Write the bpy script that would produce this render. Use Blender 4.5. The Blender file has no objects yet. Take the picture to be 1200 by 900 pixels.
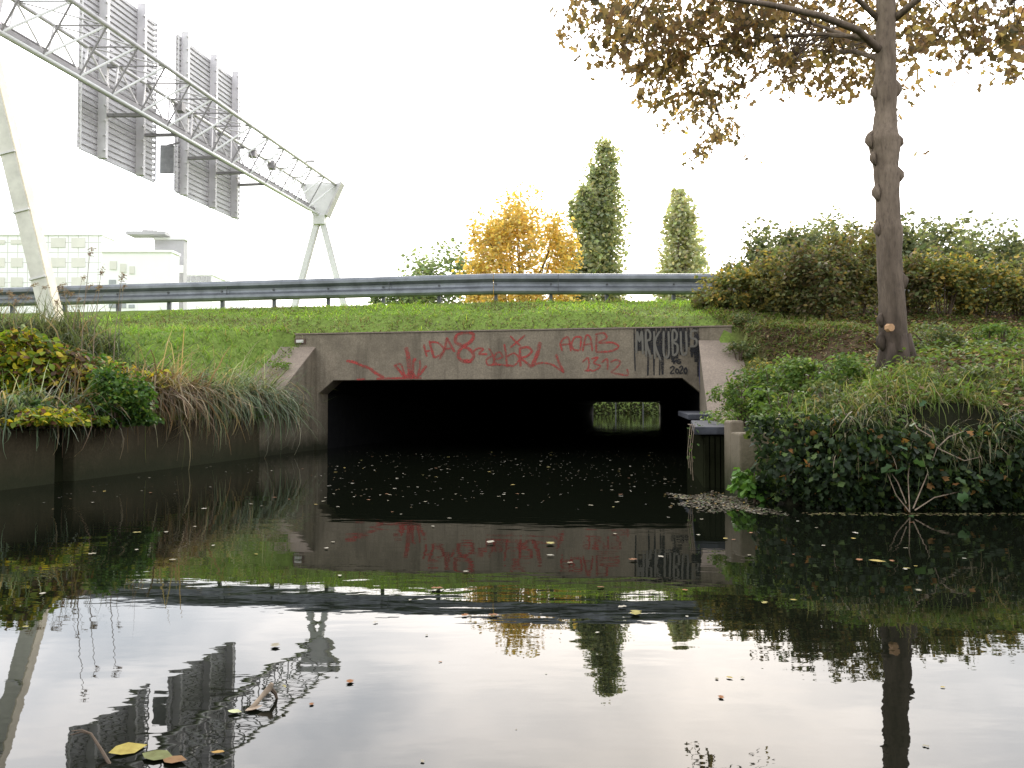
import bpy, math, random
import numpy as np
from mathutils import Vector, Matrix
R = math.radians
rng = np.random.default_rng(7)
random.seed(7)
col = bpy.context.scene.collection
H, F, PITCH = 0.8, 930.0, math.atan(27 / 930.0)

def at(px, py, Y):
    """the point at depth Y seen at a place of the 1200x900 photograph"""
    u = (px - 600) / F; v = (450 - py) / F
    c, s = math.cos(PITCH), math.sin(PITCH)
    d = (u, c - v * s, s + v * c)
    k = Y / d[1]
    return Vector((d[0] * k, Y, H + d[2] * k))

# ------------------------------------------------------------------ object helpers
def tag(o, label=None, cat=None, group=None, kind=None):
    if label: o['label'] = label
    if cat: o['category'] = cat
    if group: o['group'] = group
    if kind: o['kind'] = kind
    return o

def empty(name, loc, label, cat, group=None):
    o = bpy.data.objects.new(name, None); col.objects.link(o)
    o.location = loc; o.empty_display_size = .2
    return tag(o, label, cat, group)

class MB:
    def __init__(s): s.v = []; s.f = []
    def add(s, vs, fs):
        n = len(s.v); s.v += [tuple(p) for p in vs]; s.f += [tuple(i + n for i in f) for f in fs]; return s
    def box(s, x0, x1, y0, y1, z0, z1):
        return s.prism([(x0, y0), (x1, y0), (x1, y1), (x0, y1)], z0, z1)
    def prism(s, poly, z0, z1):
        n = len(poly)
        zt = z1 if isinstance(z1, (list, tuple)) else [z1] * n
        vs = [(p[0], p[1], z0) for p in poly] + [(p[0], p[1], z) for p, z in zip(poly, zt)]
        fs = [tuple(range(n - 1, -1, -1)), tuple(range(n, 2 * n))]
        fs += [(i, (i + 1) % n, n + (i + 1) % n, n + i) for i in range(n)]
        return s.add(vs, fs)
    def bar(s, a, b, w, h, up=(0, 0, 1)):
        a = Vector(a); b = Vector(b); d = (b - a).normalized(); up = Vector(up)
        r = d.cross(up)
        if r.length < 1e-4: r = d.cross(Vector((1, 0, 0)))
        r.normalize(); u = r.cross(d)
        vs = []
        for p in (a, b):
            for i, j in ((-1, -1), (1, -1), (1, 1), (-1, 1)):
                vs.append(p + r * (i * w / 2) + u * (j * h / 2))
        return s.add(vs, [(0, 1, 2, 3), (7, 6, 5, 4), (0, 4, 5, 1), (1, 5, 6, 2), (2, 6, 7, 3), (3, 7, 4, 0)])
    def tube(s, pts, rad, n=8, cap=True, wob=0):
        pts = [Vector(p) for p in pts]
        if not isinstance(rad, (list, tuple)): rad = [rad] * len(pts)
        vs = []; fs = []; ref = None
        for i, p in enumerate(pts):
            d = (pts[min(i + 1, len(pts) - 1)] - pts[max(i - 1, 0)]).normalized()
            if ref is None:
                ref = d.cross(Vector((0.31, 0.9, 0.2)));
                if ref.length < .1: ref = d.cross(Vector((1, 0, 0)))
            ref = (ref - d * ref.dot(d)).normalized(); q = d.cross(ref)
            for k in range(n):
                a = 2 * math.pi * k / n
                rr = rad[i] * (1 + wob * random.uniform(-1, 1))
                vs.append(p + ref * (math.cos(a) * rr) + q * (math.sin(a) * rr))
        for i in range(len(pts) - 1):
            for k in range(n):
                fs.append((i * n + k, i * n + (k + 1) % n, (i + 1) * n + (k + 1) % n, (i + 1) * n + k))
        if cap:
            fs.append(tuple(range(n - 1, -1, -1))); fs.append(tuple((len(pts) - 1) * n + k for k in range(n)))
        return s.add(vs, fs)
    def build(s, name, mat, parent=None, smooth=False, loc=None, bevel=0):
        me = bpy.data.meshes.new(name); off = Vector(loc) if loc is not None else Vector((0, 0, 0))
        me.from_pydata([tuple(Vector(p) - off) for p in s.v], [], s.f); me.update()
        me.validate()
        if smooth: me.polygons.foreach_set('use_smooth', [True] * len(me.polygons))
        o = bpy.data.objects.new(name, me); col.objects.link(o); me.materials.append(mat)
        o.location = off
        if bevel:
            m = o.modifiers.new('edge', 'BEVEL'); m.width = bevel; m.segments = 2; m.limit_method = 'ANGLE'
        if parent is not None: put(o, parent)
        return o

def put(o, parent):
    """parent o while keeping where it stands (parents here are Empties or meshes without rotation)"""
    o.parent = parent
    p = parent; off = Vector((0, 0, 0))
    while p is not None: off += Vector(p.location); p = p.parent
    o.location = Vector(o.location) - off

def mesh_np(name, V, faces, C, mat, parent=None, loc=None):
    """faces: list of (k-gon index arrays); C one colour per vertex"""
    me = bpy.data.meshes.new(name)
    V = np.asarray(V, dtype=np.float32)
    if loc is not None: V = V - np.array(loc, dtype=np.float32)
    me.vertices.add(len(V)); me.vertices.foreach_set('co', V.ravel())
    loops = np.concatenate([f.ravel() for f in faces]).astype(np.int32)
    tot = np.concatenate([np.full(len(f), f.shape[1]) for f in faces]).astype(np.int32)
    start = np.concatenate([[0], np.cumsum(tot)[:-1]]).astype(np.int32)
    me.loops.add(len(loops)); me.loops.foreach_set('vertex_index', loops)
    me.polygons.add(len(tot)); me.polygons.foreach_set('loop_start', start); me.polygons.foreach_set('loop_total', tot)
    me.update(calc_edges=True)
    if C is not None:
        a = me.color_attributes.new('tint', 'FLOAT_COLOR', 'POINT')
        c4 = np.ones((len(V), 4), dtype=np.float32); c4[:, :3] = C
        a.data.foreach_set('color', c4.ravel())
    o = bpy.data.objects.new(name, me); col.objects.link(o); me.materials.append(mat)
    if loc is not None: o.location = loc
    if parent is not None: put(o, parent)
    return o

# ------------------------------------------------------------------ leaves and blades (numpy)
def unit(a): return a / np.maximum(np.linalg.norm(a, axis=-1, keepdims=True), 1e-6)

def pick(pal, n, jit=.25):
    """palette [(weight,(r,g,b))] -> n colours"""
    w = np.array([p[0] for p in pal], float); w /= w.sum()
    c = np.array([p[1] for p in pal])[rng.choice(len(pal), n, p=w)]
    return np.clip(c * (1 + rng.uniform(-jit, jit, (n, 1))) * (1 + rng.uniform(-.08, .08, (n, 3))), .004, .95)

LEAF = np.array([(0, 0, 0), (-.32, .25, .07), (-.40, .58, .06), (0, 1, -.06), (.40, .58, .06), (.32, .25, .07)])
LOBE = np.array([(0, 0, 0), (-.48, .18, .1), (-.26, .42, .05), (-.5, .72, .06), (0, 1.05, -.1), (.5, .72, .06), (.26, .42, .05), (.48, .18, .1)])
def leaves(P, size, C, droop=.4, up=.3, aspect=.75, shape=LEAF, sj=.35):
    """one folded leaf for each point"""
    n = len(P)
    a = rng.uniform(0, 2 * math.pi, n)
    d = np.stack([np.cos(a), np.sin(a), rng.normal(0, .35, n) - droop], 1); d = unit(d)
    nn = unit(rng.normal(0, 1, (n, 3)) + np.array([0, 0, up * 3]))
    nn = unit(nn - d * (nn * d).sum(1, keepdims=True)); s = np.cross(d, nn)
    sz = (size * (1 + rng.uniform(-sj, sj, n)))[:, None, None]
    T = shape[None] * sz
    V = P[:, None] + s[:, None] * T[:, :, :1] * aspect + d[:, None] * T[:, :, 1:2] + nn[:, None] * T[:, :, 2:3]
    m = len(shape); b = (np.arange(n) * m)[:, None]
    if m == 6:
        fs = [np.concatenate([b + np.array([0, 3, 2, 1]), b + np.array([0, 5, 4, 3])])]
    else:
        fs = [np.concatenate([b + np.array([0, 4, 2, 1]), b + np.array([0, 7, 6, 4])]), np.concatenate([b + np.array([2, 4, 3]), b + np.array([6, 5, 4])])]
    return V.reshape(-1, 3), fs, np.repeat(C, m, axis=0)

def blades(P, L, W, C, lean=.5, droop=.6, S=3, az=None, tip=1.35, lj=.4):
    """arching grass blades; az = preferred azimuth (dx,dy) weight vector"""
    n = len(P)
    a = rng.uniform(0, 2 * math.pi, n); d = np.stack([np.cos(a), np.sin(a)], 1)
    if az is not None: d = d * .8 + np.asarray(az)[None]; d = d / np.maximum(1, np.linalg.norm(d, axis=1, keepdims=True))
    ln = L * (1 + rng.uniform(-lj, lj, n)); le = lean * rng.uniform(.3, 1.5, n); dr = droop * rng.uniform(.4, 1.5, n)
    t = np.linspace(0, 1, S + 1)[None]
    th = (le[:, None] + dr[:, None] * t * 1.6)            # angle from vertical
    if S >= 5: th = th + np.cumsum(rng.normal(0, .16, th.shape), 1) + (rng.uniform(0, 1, (n, 1)) < .25) * (t > rng.uniform(.3, .8, (n, 1))) * rng.uniform(.3, 1.1, (n, 1))
    seg = ln[:, None] / S
    hx = np.cumsum(np.sin(th) * seg, 1) - np.sin(th[:, :1]) * seg; hz = np.cumsum(np.cos(th) * seg, 1) - np.cos(th[:, :1]) * seg
    cen = np.stack([P[:, 0:1] + d[:, 0:1] * hx, P[:, 1:2] + d[:, 1:2] * hx, P[:, 2:3] + hz], 2)
    tw = rng.uniform(-.9, .9, n); sd = np.stack([-d[:, 1], d[:, 0]], 1)
    sd = np.stack([sd[:, 0] * np.cos(tw) - sd[:, 1] * np.sin(tw), sd[:, 0] * np.sin(tw) + sd[:, 1] * np.cos(tw), np.zeros(n)], 1)
    w = (W * (1 + rng.uniform(-.3, .3, n)))[:, None] * (1 - t ** 1.6) * .5
    w[:, -1] = W * .04
    A = cen - sd[:, None] * w[:, :, None]; B = cen + sd[:, None] * w[:, :, None]
    V = np.stack([A, B], 2).reshape(n, -1, 3)
    m = 2 * (S + 1); b = (np.arange(n) * m)[:, None]
    fs = [np.concatenate([b + np.array([2 * i, 2 * i + 1, 2 * i + 3, 2 * i + 2]) for i in range(S)])]
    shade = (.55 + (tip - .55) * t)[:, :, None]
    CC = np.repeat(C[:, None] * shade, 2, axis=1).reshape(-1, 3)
    return V.reshape(-1, 3), fs, np.clip(CC, 0, .95)

def merge(parts):
    Vs = []; Fs = []; Cs = []; n = 0
    for V, fs, C in parts:
        Vs.append(V); Cs.append(C); Fs += [f + n for f in fs]; n += len(V)
    return np.concatenate(Vs), Fs, np.concatenate(Cs)

def blob(center, rad, n, lumps=14, lump=.38, floor=None):
    """points gathered in lumps spread through an ellipsoid: uneven outline with gaps"""
    c = np.array(center); r = np.array(rad)
    q = unit(rng.normal(0, 1, (lumps, 3))) * rng.uniform(.35, .85, (lumps, 1)) ** .6
    k = rng.integers(0, lumps, n)
    sz = rng.uniform(.6, 1.3, lumps)[k][:, None]
    p = q[k] + unit(rng.normal(0, 1, (n, 3))) * (rng.uniform(0, 1, (n, 1)) ** .45) * lump * sz
    P = c + p * r
    if floor is not None: P[:, 2] = np.maximum(P[:, 2], floor + rng.uniform(0, .05, n))
    return P

# ------------------------------------------------------------------ materials
class NT:
    def __init__(s, name):
        s.m = bpy.data.materials.new(name); s.m.use_nodes = True; s.t = s.m.node_tree; s.t.nodes.clear()
        s.out = s.n('ShaderNodeOutputMaterial')
    def n(s, typ, **kw):
        x = s.t.nodes.new(typ)
        for k, v in kw.items():
            if k.startswith('i_'):
                x.inputs[k[2:].replace('_', ' ')].default_value = v
            else: setattr(x, k, v)
        return x
    def l(s, a, b): s.t.links.new(a, b)
    def pos(s): return s.n('ShaderNodeNewGeometry').outputs['Position']
    def noise(s, scale, detail=4, rough=.55, vec=None, stretch=None):
        v = vec or s.pos()
        if stretch:
            mp = s.n('ShaderNodeMapping'); mp.inputs['Scale'].default_value = stretch; s.l(v, mp.inputs['Vector']); v = mp.outputs[0]
        x = s.n('ShaderNodeTexNoise'); x.inputs['Scale'].default_value = scale; x.inputs['Detail'].default_value = detail; x.inputs['Roughness'].default_value = rough
        s.l(v, x.inputs['Vector']); return x.outputs['Fac']
    def ramp(s, fac, stops):
        x = s.n('ShaderNodeValToRGB'); e = x.color_ramp.elements
        while len(e) < len(stops): e.new(.5)
        for i, (p, c) in enumerate(stops):
            e[i].position = p; e[i].color = (c[0], c[1], c[2], 1) if isinstance(c, (tuple, list)) else (c, c, c, 1)
        s.l(fac, x.inputs[0]); return x.outputs[0]
    def mix(s, fac, a, b, mode='MIX'):
        x = s.n('ShaderNodeMix', data_type='RGBA', blend_type=mode)
        for sock, v in ((x.inputs[0], fac), (x.inputs[6], a), (x.inputs[7], b)):
            if isinstance(v, (int, float)): sock.default_value = v
            elif isinstance(v, tuple): sock.default_value = (v[0], v[1], v[2], 1)
            else: s.l(v, sock)
        return x.outputs[2]
    def maprange(s, v, a, b, c=0, d=1):
        x = s.n('ShaderNodeMapRange'); s.l(v, x.inputs[0])
        for i, q in enumerate((a, b, c, d)): x.inputs[i + 1].default_value = q
        return x.outputs[0]
    def bump(s, h, strength, dist):
        x = s.n('ShaderNodeBump'); x.inputs['Strength'].default_value = strength; x.inputs['Distance'].default_value = dist
        s.l(h, x.inputs['Height']); return x.outputs[0]
    def bsdf(s, colr, rough=.8, metal=0, normal=None, spec=.5, ior=1.5):
        x = s.n('ShaderNodeBsdfPrincipled'); x.inputs['Metallic'].default_value = metal
        for k, v in (('Base Color', colr), ('Roughness', rough)):
            if isinstance(v, tuple): x.inputs[k].default_value = (*v, 1)
            elif isinstance(v, (int, float)): x.inputs[k].default_value = v
            else: s.l(v, x.inputs[k])
        x.inputs['Specular IOR Level'].default_value = spec; x.inputs['IOR'].default_value = ior
        if normal: s.l(normal, x.inputs['Normal'])
        s.l(x.outputs[0], s.out.inputs[0]); return x

def mat_concrete(name, base, dark=.45, moss=.5, waterline=True, speck=.35, streak=.5, spec=.2):
    t = NT(name); p = t.pos()
    big = t.noise(1.3, 5, .6); fine = t.noise(38, 3, .7); mid = t.noise(7, 5, .65)
    c = t.mix(t.maprange(big, .35, .68), base, tuple(b * dark for b in base))
    c = t.mix(t.maprange(mid, .45, .75, 0, .5), c, tuple(b * 1.25 for b in base))
    c = t.mix(t.maprange(fine, .35, .7, 0, speck), c, tuple(b * .35 for b in base))
    st = t.noise(5, 4, .7, stretch=(1, 1, .09))
    c = t.mix(t.maprange(st, .52, .72, 0, streak), c, tuple(b * .3 for b in base))
    if waterline:
        sep = t.n('ShaderNodeSeparateXYZ'); t.l(p, sep.inputs[0])
        zz = t.n('ShaderNodeMath', operation='ADD'); t.l(sep.outputs[2], zz.inputs[0])
        w = t.n('ShaderNodeMath', operation='MULTIPLY'); t.l(mid, w.inputs[0]); w.inputs[1].default_value = -.35; t.l(w.outputs[0], zz.inputs[1])
        c = t.mix(t.maprange(zz.outputs[0], -.12, .16, .93, 0), c, (.012, .014, .008))
        c = t.mix(t.maprange(zz.outputs[0], .0, .6, moss, 0), c, (.05, .055, .022))
    h = t.mix(.5, fine, mid)
    t.bsdf(c, .92, normal=t.bump(h, .8, .014), spec=spec); return t.m

def mat_plain(name, c, rough=.6, metal=0, var=.25, scale=6, bump=.0, spec=.4):
    t = NT(name); nz = t.noise(scale, 5, .6)
    cc = t.mix(t.maprange(nz, .3, .72), tuple(q * (1 + var) for q in c), tuple(q * (1 - var) for q in c))
    t.bsdf(cc, rough, metal, normal=t.bump(nz, .5, bump) if bump else None, spec=spec); return t.m

def mat_leaf(name, trans=.4, rough=.55, spec=.3, tcol=1.25):
    t = NT(name)
    a = t.n('ShaderNodeAttribute', attribute_name='tint').outputs['Color']
    nz = t.noise(2.2, 3, .5)
    a = t.mix(t.maprange(nz, .3, .7, .55, 0), a, t.mix(1.0, a, (.45, .5, .5), 'MULTIPLY'))
    b = t.bsdf(a, rough, spec=spec)
    tr = t.n('ShaderNodeBsdfTranslucent'); t.l(t.mix(1.0, a, (tcol, tcol * .95, tcol * .5), 'MULTIPLY'), tr.inputs[0])
    m = t.n('ShaderNodeMixShader'); m.inputs[0].default_value = trans
    t.l(b.outputs[0], m.inputs[1]); t.l(tr.outputs[0], m.inputs[2]); t.l(m.outputs[0], t.out.inputs[0]); return t.m

M = {}
M['headwall'] = mat_concrete('headwall_concrete', (.27, .23, .17), .6, .2, speck=.6, streak=.65)
M['wall'] = mat_concrete('wall_concrete', (.095, .073, .047), .4, .3, speck=.7, streak=.8)
M['coping'] = mat_concrete('pale_concrete', (.30, .245, .195), .7, .2, waterline=False, speck=.5, streak=.2)
M['pier'] = mat_concrete('pier_concrete', (.25, .205, .15), .6, .6)
M['tunnel'] = mat_plain('tunnel_black', (.012, .012, .013), .95, spec=.1)  # one even near-black colour for the tunnel lining
M['darkwood'] = mat_concrete('algae_timber', (.012, .013, .008), .4, .1, spec=0)
M['slab'] = mat_plain('slate_slab', (.05, .053, .062), .85, var=.45, scale=9, bump=.004, spec=.15)
M['steel'] = mat_plain('galvanised_steel', (.20, .215, .235), .5, .6, .3, 3)
M['post'] = mat_plain('post_steel', (.10, .105, .11), .6, .4)
M['gantry'] = mat_plain('gantry_paint', (.60, .58, .575), .5, .1, .2, 2.5)
M['gantry_light'] = mat_plain('gantry_pale_paint', (.74, .74, .72), .5, .05, .1, 2)
M['gantry_dark'] = mat_plain('gantry_walkway', (.30, .285, .29), .6, .2, .2, 2.5)
M['slat'] = mat_plain('sign_back', (.50, .485, .49), .5, .15, .2, 1.5)
_t = NT('sign_sheet'); _b = _t.n('ShaderNodeBsdfDiffuse'); _b.inputs[0].default_value = (.85, .83, .85, 1); _tr = _t.n('ShaderNodeBsdfTranslucent'); _tr.inputs[0].default_value = (.95, .93, .95, 1)
_m = _t.n('ShaderNodeMixShader'); _m.inputs[0].default_value = .34; _t.l(_b.outputs[0], _m.inputs[1]); _t.l(_tr.outputs[0], _m.inputs[2]); _t.l(_m.outputs[0], _t.out.inputs[0]); M['sheet'] = _t.m
M['signpost'] = mat_plain('sign_post', (.66, .64, .65), .5, .1, .15, 2)
M['legpaint'] = mat_plain('leg_paint', (.60, .58, .52), .6, .05, .22, 2.2)
M['legside'] = mat_plain('leg_side', (.74, .66, .52), .7, .0, .15, 3)
M['red'] = None
M['leaf'] = mat_leaf('leaf'); M['farleaf'] = mat_leaf('far_leaf', .5, .8, .1, 1.6)  # far_leaf is brighter and more translucent, standing in for distance haze
M['crownleaf'] = mat_leaf('crown_leaf', .5, .6, .2, 1.5)
M['blade'] = mat_leaf('blade', .45, .6, .2, 1.35)
M['litter'] = mat_leaf('dead_leaf', .15, .8, .15, 1)
M['twig'] = mat_plain('twig_bark', (.09, .065, .045), .9, var=.4, scale=20)
M['paletwig'] = mat_plain('dry_twig', (.22, .17, .12), .9, var=.4, scale=20)
M['white'] = mat_plain('building_white', (.93, .93, .92), .6, var=.02, scale=.4)
M['glass_beige'] = mat_plain('blind_beige', (.72, .70, .64), .4, var=.08, scale=.5)
M['glass_dark'] = mat_plain('window_dark', (.38, .40, .42), .25, var=.2, scale=1)
M['grey_clad'] = mat_plain('grey_cladding', (.45, .44, .45), .6, var=.1, scale=1)
M['plaque'] = mat_plain('plaque', (.55, .54, .5), .6)
M['asphalt'] = mat_plain('asphalt', (.05, .05, .05), .9, var=.3, scale=30)

def mat_spray(name, c, cover=.62):
    t = NT(name); nz = t.noise(45, 4, .75); n2 = t.noise(5, 3, .6)
    b = t.bsdf(t.mix(n2, c, tuple(q * .7 for q in c)), .85, spec=.2)
    tr = t.n('ShaderNodeBsdfTransparent'); m = t.n('ShaderNodeMixShader')
    f = t.n('ShaderNodeMath', operation='ADD'); t.l(nz, f.inputs[0]); w = t.maprange(n2, .3, .7, -.08, .1); t.l(w, f.inputs[1])
    t.l(t.maprange(f.outputs[0], cover - .22, cover + .02, 1, .25), m.inputs[0])
    t.l(tr.outputs[0], m.inputs[1]); t.l(b.outputs[0], m.inputs[2]); t.l(m.outputs[0], t.out.inputs[0]); return t.m
M['red'] = mat_spray('red_spray', (.42, .075, .065), .59)
M['black'] = mat_spray('black_spray', (.028, .028, .03), .68)
M['greypaint'] = mat_spray('grey_spray', (.17, .16, .135), .8)
M['blue'] = mat_spray('blue_spray', (.05, .07, .25), .75)

def mat_tiles():
    t = NT('tiled_facade'); p = t.pos()
    mp = t.n('ShaderNodeMapping'); mp.inputs['Rotation'].default_value = (R(90), 0, 0); t.l(p, mp.inputs[0])
    b = t.n('ShaderNodeTexBrick'); b.offset = 0; b.inputs['Scale'].default_value = 1
    b.inputs['Color1'].default_value = (.94, .94, .94, 1); b.inputs['Color2'].default_value = (.94, .94, .94, 1); b.inputs['Mortar'].default_value = (.62, .62, .58, 1)
    b.inputs['Brick Width'].default_value = 1.15; b.inputs['Row Height'].default_value = 1.15; b.inputs['Mortar Size'].default_value = .05
    t.l(mp.outputs[0], b.inputs['Vector']); t.bsdf(b.outputs[0], .5); return t.m
M['tiles'] = mat_tiles()

def mat_bark():
    t = NT('bark'); p = t.pos()
    sep = t.n('ShaderNodeSeparateXYZ'); t.l(p, sep.inputs[0])
    v = t.noise(9, 5, .65, stretch=(1, 1, .25)); f = t.noise(40, 4, .7, stretch=(1, 1, .3)); b = t.noise(2.3, 3, .5)
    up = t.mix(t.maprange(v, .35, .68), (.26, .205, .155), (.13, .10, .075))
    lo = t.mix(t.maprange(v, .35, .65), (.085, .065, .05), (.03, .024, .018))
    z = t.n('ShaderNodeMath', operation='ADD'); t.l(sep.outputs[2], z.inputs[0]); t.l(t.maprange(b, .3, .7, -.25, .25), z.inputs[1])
    c = t.mix(t.maprange(z.outputs[0], 1.45, 3.0), lo, up)  # bark paler with height: glare from the bright sky put into the colour
    c = t.mix(t.maprange(f, .5, .75, 0, .6), c, (.05, .04, .035))
    t.bsdf(c, .95, normal=t.bump(t.mix(.5, v, f), .9, .02), spec=.15); return t.m
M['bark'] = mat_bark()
M['cut'] = mat_plain('cut_wood', (.42, .25, .13), .8, var=.15, scale=25)

def mat_ground():
    t = NT('earth'); a = t.n('ShaderNodeAttribute', attribute_name='tint').outputs['Color']
    m1 = t.noise(3, 6, .7); m2 = t.noise(25, 4, .7)
    c = t.mix(t.maprange(m1, .35, .65, .5, 0), a, t.mix(1.0, a, (.5, .45, .4), 'MULTIPLY'))
    c = t.mix(t.maprange(m2, .4, .7, 0, .5), c, (.02, .016, .01))
    t.bsdf(c, .95, normal=t.bump(m2, .7, .03), spec=.1); return t.m
M['ground'] = mat_ground()

def mat_water():
    t = NT('canal_water')
    r1 = t.noise(3.2, 2, .5, stretch=(.55, 1.5, 1)); r2 = t.noise(13, 2, .5, stretch=(.6, 1.3, 1)); big = t.noise(.5, 2, .5)
    m = t.n('ShaderNodeMath', operation='MULTIPLY'); t.l(r1, m.inputs[0]); t.l(t.maprange(big, .35, .65, .25, 1.5), m.inputs[1])
    m2 = t.n('ShaderNodeMath', operation='MULTIPLY'); t.l(r2, m2.inputs[0]); m2.inputs[1].default_value = .13
    s = t.n('ShaderNodeMath', operation='ADD'); t.l(m.outputs[0], s.inputs[0]); t.l(m2.outputs[0], s.inputs[1])
    t.bsdf((.004, .005, .003), .012, normal=t.bump(s.outputs[0], 1.0, .0013), spec=.5, ior=1.335); return t.m
M['water'] = mat_water()

# ------------------------------------------------------------------ the lie of the land
def XL(Y): return -3.68 + .169 * (Y - 14.9)          # face of the left wall
def XR(Y): return 3.19 + .171 * (Y - 13.5)           # face of the right wall
def YH(x): return 14.9 - .192 * (x + 4.08)           # face of the bridge head wall
def YRAIL(x): return 16.6 - .17 * np.minimum(x + .39, 0)
def ground(x, y):
    x = np.asarray(x, float); y = np.asarray(y, float)
    r = YRAIL(x) - y
    zl = np.interp(r, [.5, 2.3, 4.6, 6.5, 10.5, 30], [2.93, 2.2, .95, .72, .66, .6])
    lat = np.clip(XL(y) - x - .5, 0, 20)
    wing = .60 + .6 * np.clip(y - 12.75, 0, 3)
    zl = np.minimum(np.maximum(zl, np.minimum(zl + .30 * lat * np.clip(r / 3, 0, 1), .55 + .112 * y)), 2.93)
    zl = np.where(y < YH(x), np.minimum(zl, wing + .02 + .45 * np.clip(XL(y) - .6 - x, 0, 9) + (x < XL(y) - .72) * 1.1 * np.clip(y - YH(x) + .6, 0, 1)), zl)
    zr = np.interp(r, [.5, 3.1, 8.6, 10.0, 10.6, 30], [2.95, 2.16, 1.22, .80, .68, .6])
    wr = .58 + .6 * np.clip(y - 11.35, 0, 3)
    zr = np.where(y < YH(x), np.minimum(zr, wr + .02 + .55 * np.clip(x - XR(y) - .6, 0, 9) + (x > XR(y) + .74) * 1.1 * np.clip(y - YH(x) + .7, 0, 1)), zr)
    k = np.clip((x + 1) / 2, 0, 1)
    z = zl * (1 - k) + zr * k
    z = np.where((x > -5.3) & (x < 4.9) & (y > YH(x) - .1), np.minimum(z, 2.12 + .75 * np.clip(y - YH(x) - .42, 0, 9) + 1.2 * np.clip(x - 3.75, 0, 9) + .8 * np.clip(-4.12 - x, 0, 9)), z)
    bump = .05 * np.sin(x * 2.1 + 1.3 * np.sin(y * 1.1)) * np.sin(y * 1.7 + x * .6) + .025 * np.sin(x * 5.3 + y * 3.1) * np.sin(y * 4.7 - x)
    return z + bump * np.clip((r - .3) / 1.5, 0, 1) * np.where(y > YH(x) - .1, np.where(y > YH(x) + .6, .4, 0), 1)
def is_water(x, y):
    ch = (x > XL(y) - .22) & (x < XR(y) + .22) & (y < YH(x) + .15)
    op = (x > XL(y) - .22) & (y < 6.5) & (y > -12) & (x < 26)
    far = (y > 79) & (y < 110) & (np.abs(x - .171 * (y - 80) - 14.6) < 11)
    return ch | op | far
xs = np.concatenate([[-600, -300, -150, -80, -45, -28], np.arange(-20, -12, .8), np.arange(-12, 9, .13), np.arange(9, 20, .6), np.arange(20, 40, 2), [40, 70, 120, 250, 600]])
ys = np.concatenate([[-600, -250, -100, -50, -30, -20, -14], np.arange(-12.5, 5.5, .8), np.arange(5.5, 18, .13), np.arange(18, 40, 1.2), np.arange(40, 115, 1.5), [120, 160, 250, 400, 900]])
X, Y = np.meshgrid(xs, ys); Wt = is_water(X, Y)
Z = np.where(Wt, -1.3, ground(X, Y))
Z = np.where((Y < -12), .9, Z)
nx, ny = len(xs), len(ys)
idx = np.arange(nx * ny).reshape(ny, nx)
q = np.stack([idx[:-1, :-1], idx[:-1, 1:], idx[1:, 1:], idx[1:, :-1]], -1).reshape(-1, 4)
Wf = Wt.ravel(); Xf = X.ravel(); Yf = Y.ravel()
qa = Wf[q].any(1) & ~Wf[q].all(1)
mx = Xf[q].mean(1); my = Yf[q].mean(1)
inopen = qa & (mx > -3.95) & (mx < 3.3) & (my > YH(mx) - .4) & (my < 20)
infar = qa & (my > 77) & (my < 81) & (np.abs(mx - 11.4) < 4.0)
q = q[~(inopen | infar)]
G = np.zeros((nx * ny, 3)); G[:] = (.19, .28, .06)
right = np.clip((Xf - 3.6) / .5, 0, 1)[:, None] * (Yf < 16)[:, None]
G = G * (1 - right) + np.array([.115, .08, .05]) * right
G[Wf] = (.012, .012, .008)
G[(Yf < 6.9) & (Xf > 1.8) & (Xf < 30)] = (.018, .02, .01)
g = mesh_np('ground', np.stack([X.ravel(), Y.ravel(), Z.ravel()], 1), [q], G, M['ground'])
tag(g, kind='structure')
g.data.polygons.foreach_set('use_smooth', [True] * len(g.data.polygons))
w = MB().add([(-40, -30, 0), (60, -30, 0), (60, 120, 0), (-40, 120, 0)], [(0, 1, 2, 3)]).build('water', M['water']); tag(w, kind='structure')
rd = MB()
pl = [(-40, YRAIL(-40) + .5), (-.39, 17.1), (60, 17.1)]
rd.add([(x, y, 3.012) for x, y in pl] + [(x, y + 9, 3.012) for x, y in pl], [(0, 1, 4, 3), (1, 2, 5, 4)])
tag(rd.build('road', M['asphalt']), kind='structure')

# ------------------------------------------------------------------ bridge with its tunnel
def onwall(px, py, off=0):
    """where the line of sight meets the head wall face"""
    u = (px - 600) / F; y = (14.9 - .192 * 4.08) / (1 + .192 * u / (math.cos(PITCH) - (450 - py) / F * math.sin(PITCH)))
    p = at(px, py, y); n = Vector((-.1886, -.982, 0)); return p + n * off
bridge = empty('bridge', (0, 14.1, 0), 'low concrete road bridge with a graffitied beam over a dark tunnel', 'bridge')
HD = Vector((.982, -.1886, 0)); HN = Vector((-.1886, -.982, 0))
A0 = Vector((-4.08, 14.9, 0))
def hw(x, z, off=0):                                   # point of the face at world x
    p = Vector((x, YH(x), z)); return p + HN * off
ZT, ZB = 2.16, 1.295
xl, xr = -4.08, 3.72; ol, orr = -3.62, 3.21; ch = .25
prof = [(xl, ZT), (xr, ZT), (xr, -1.3), (orr, -1.3), (orr, ZB - ch), (orr - ch * 1.2, ZB), (ol + ch * 1.2, ZB), (ol, ZB - ch), (ol, -1.3), (xl, -1.3)]
b = MB(); n = len(prof)
vs = [hw(x, z) for x, z in prof] + [hw(x, z, -.45) for x, z in prof]
b.add(vs, [(0, 9, 8, 7, 6), (0, 6, 5, 1), (1, 5, 4, 3, 2), (10, 16, 17, 18, 19), (10, 11, 15, 16), (11, 12, 13, 14, 15)] + [(i, (i + 1) % n, n + (i + 1) % n, n + i) for i in range(n)])
b.build('headwall', M['headwall'], bridge, bevel=.012)
c = MB()
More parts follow.
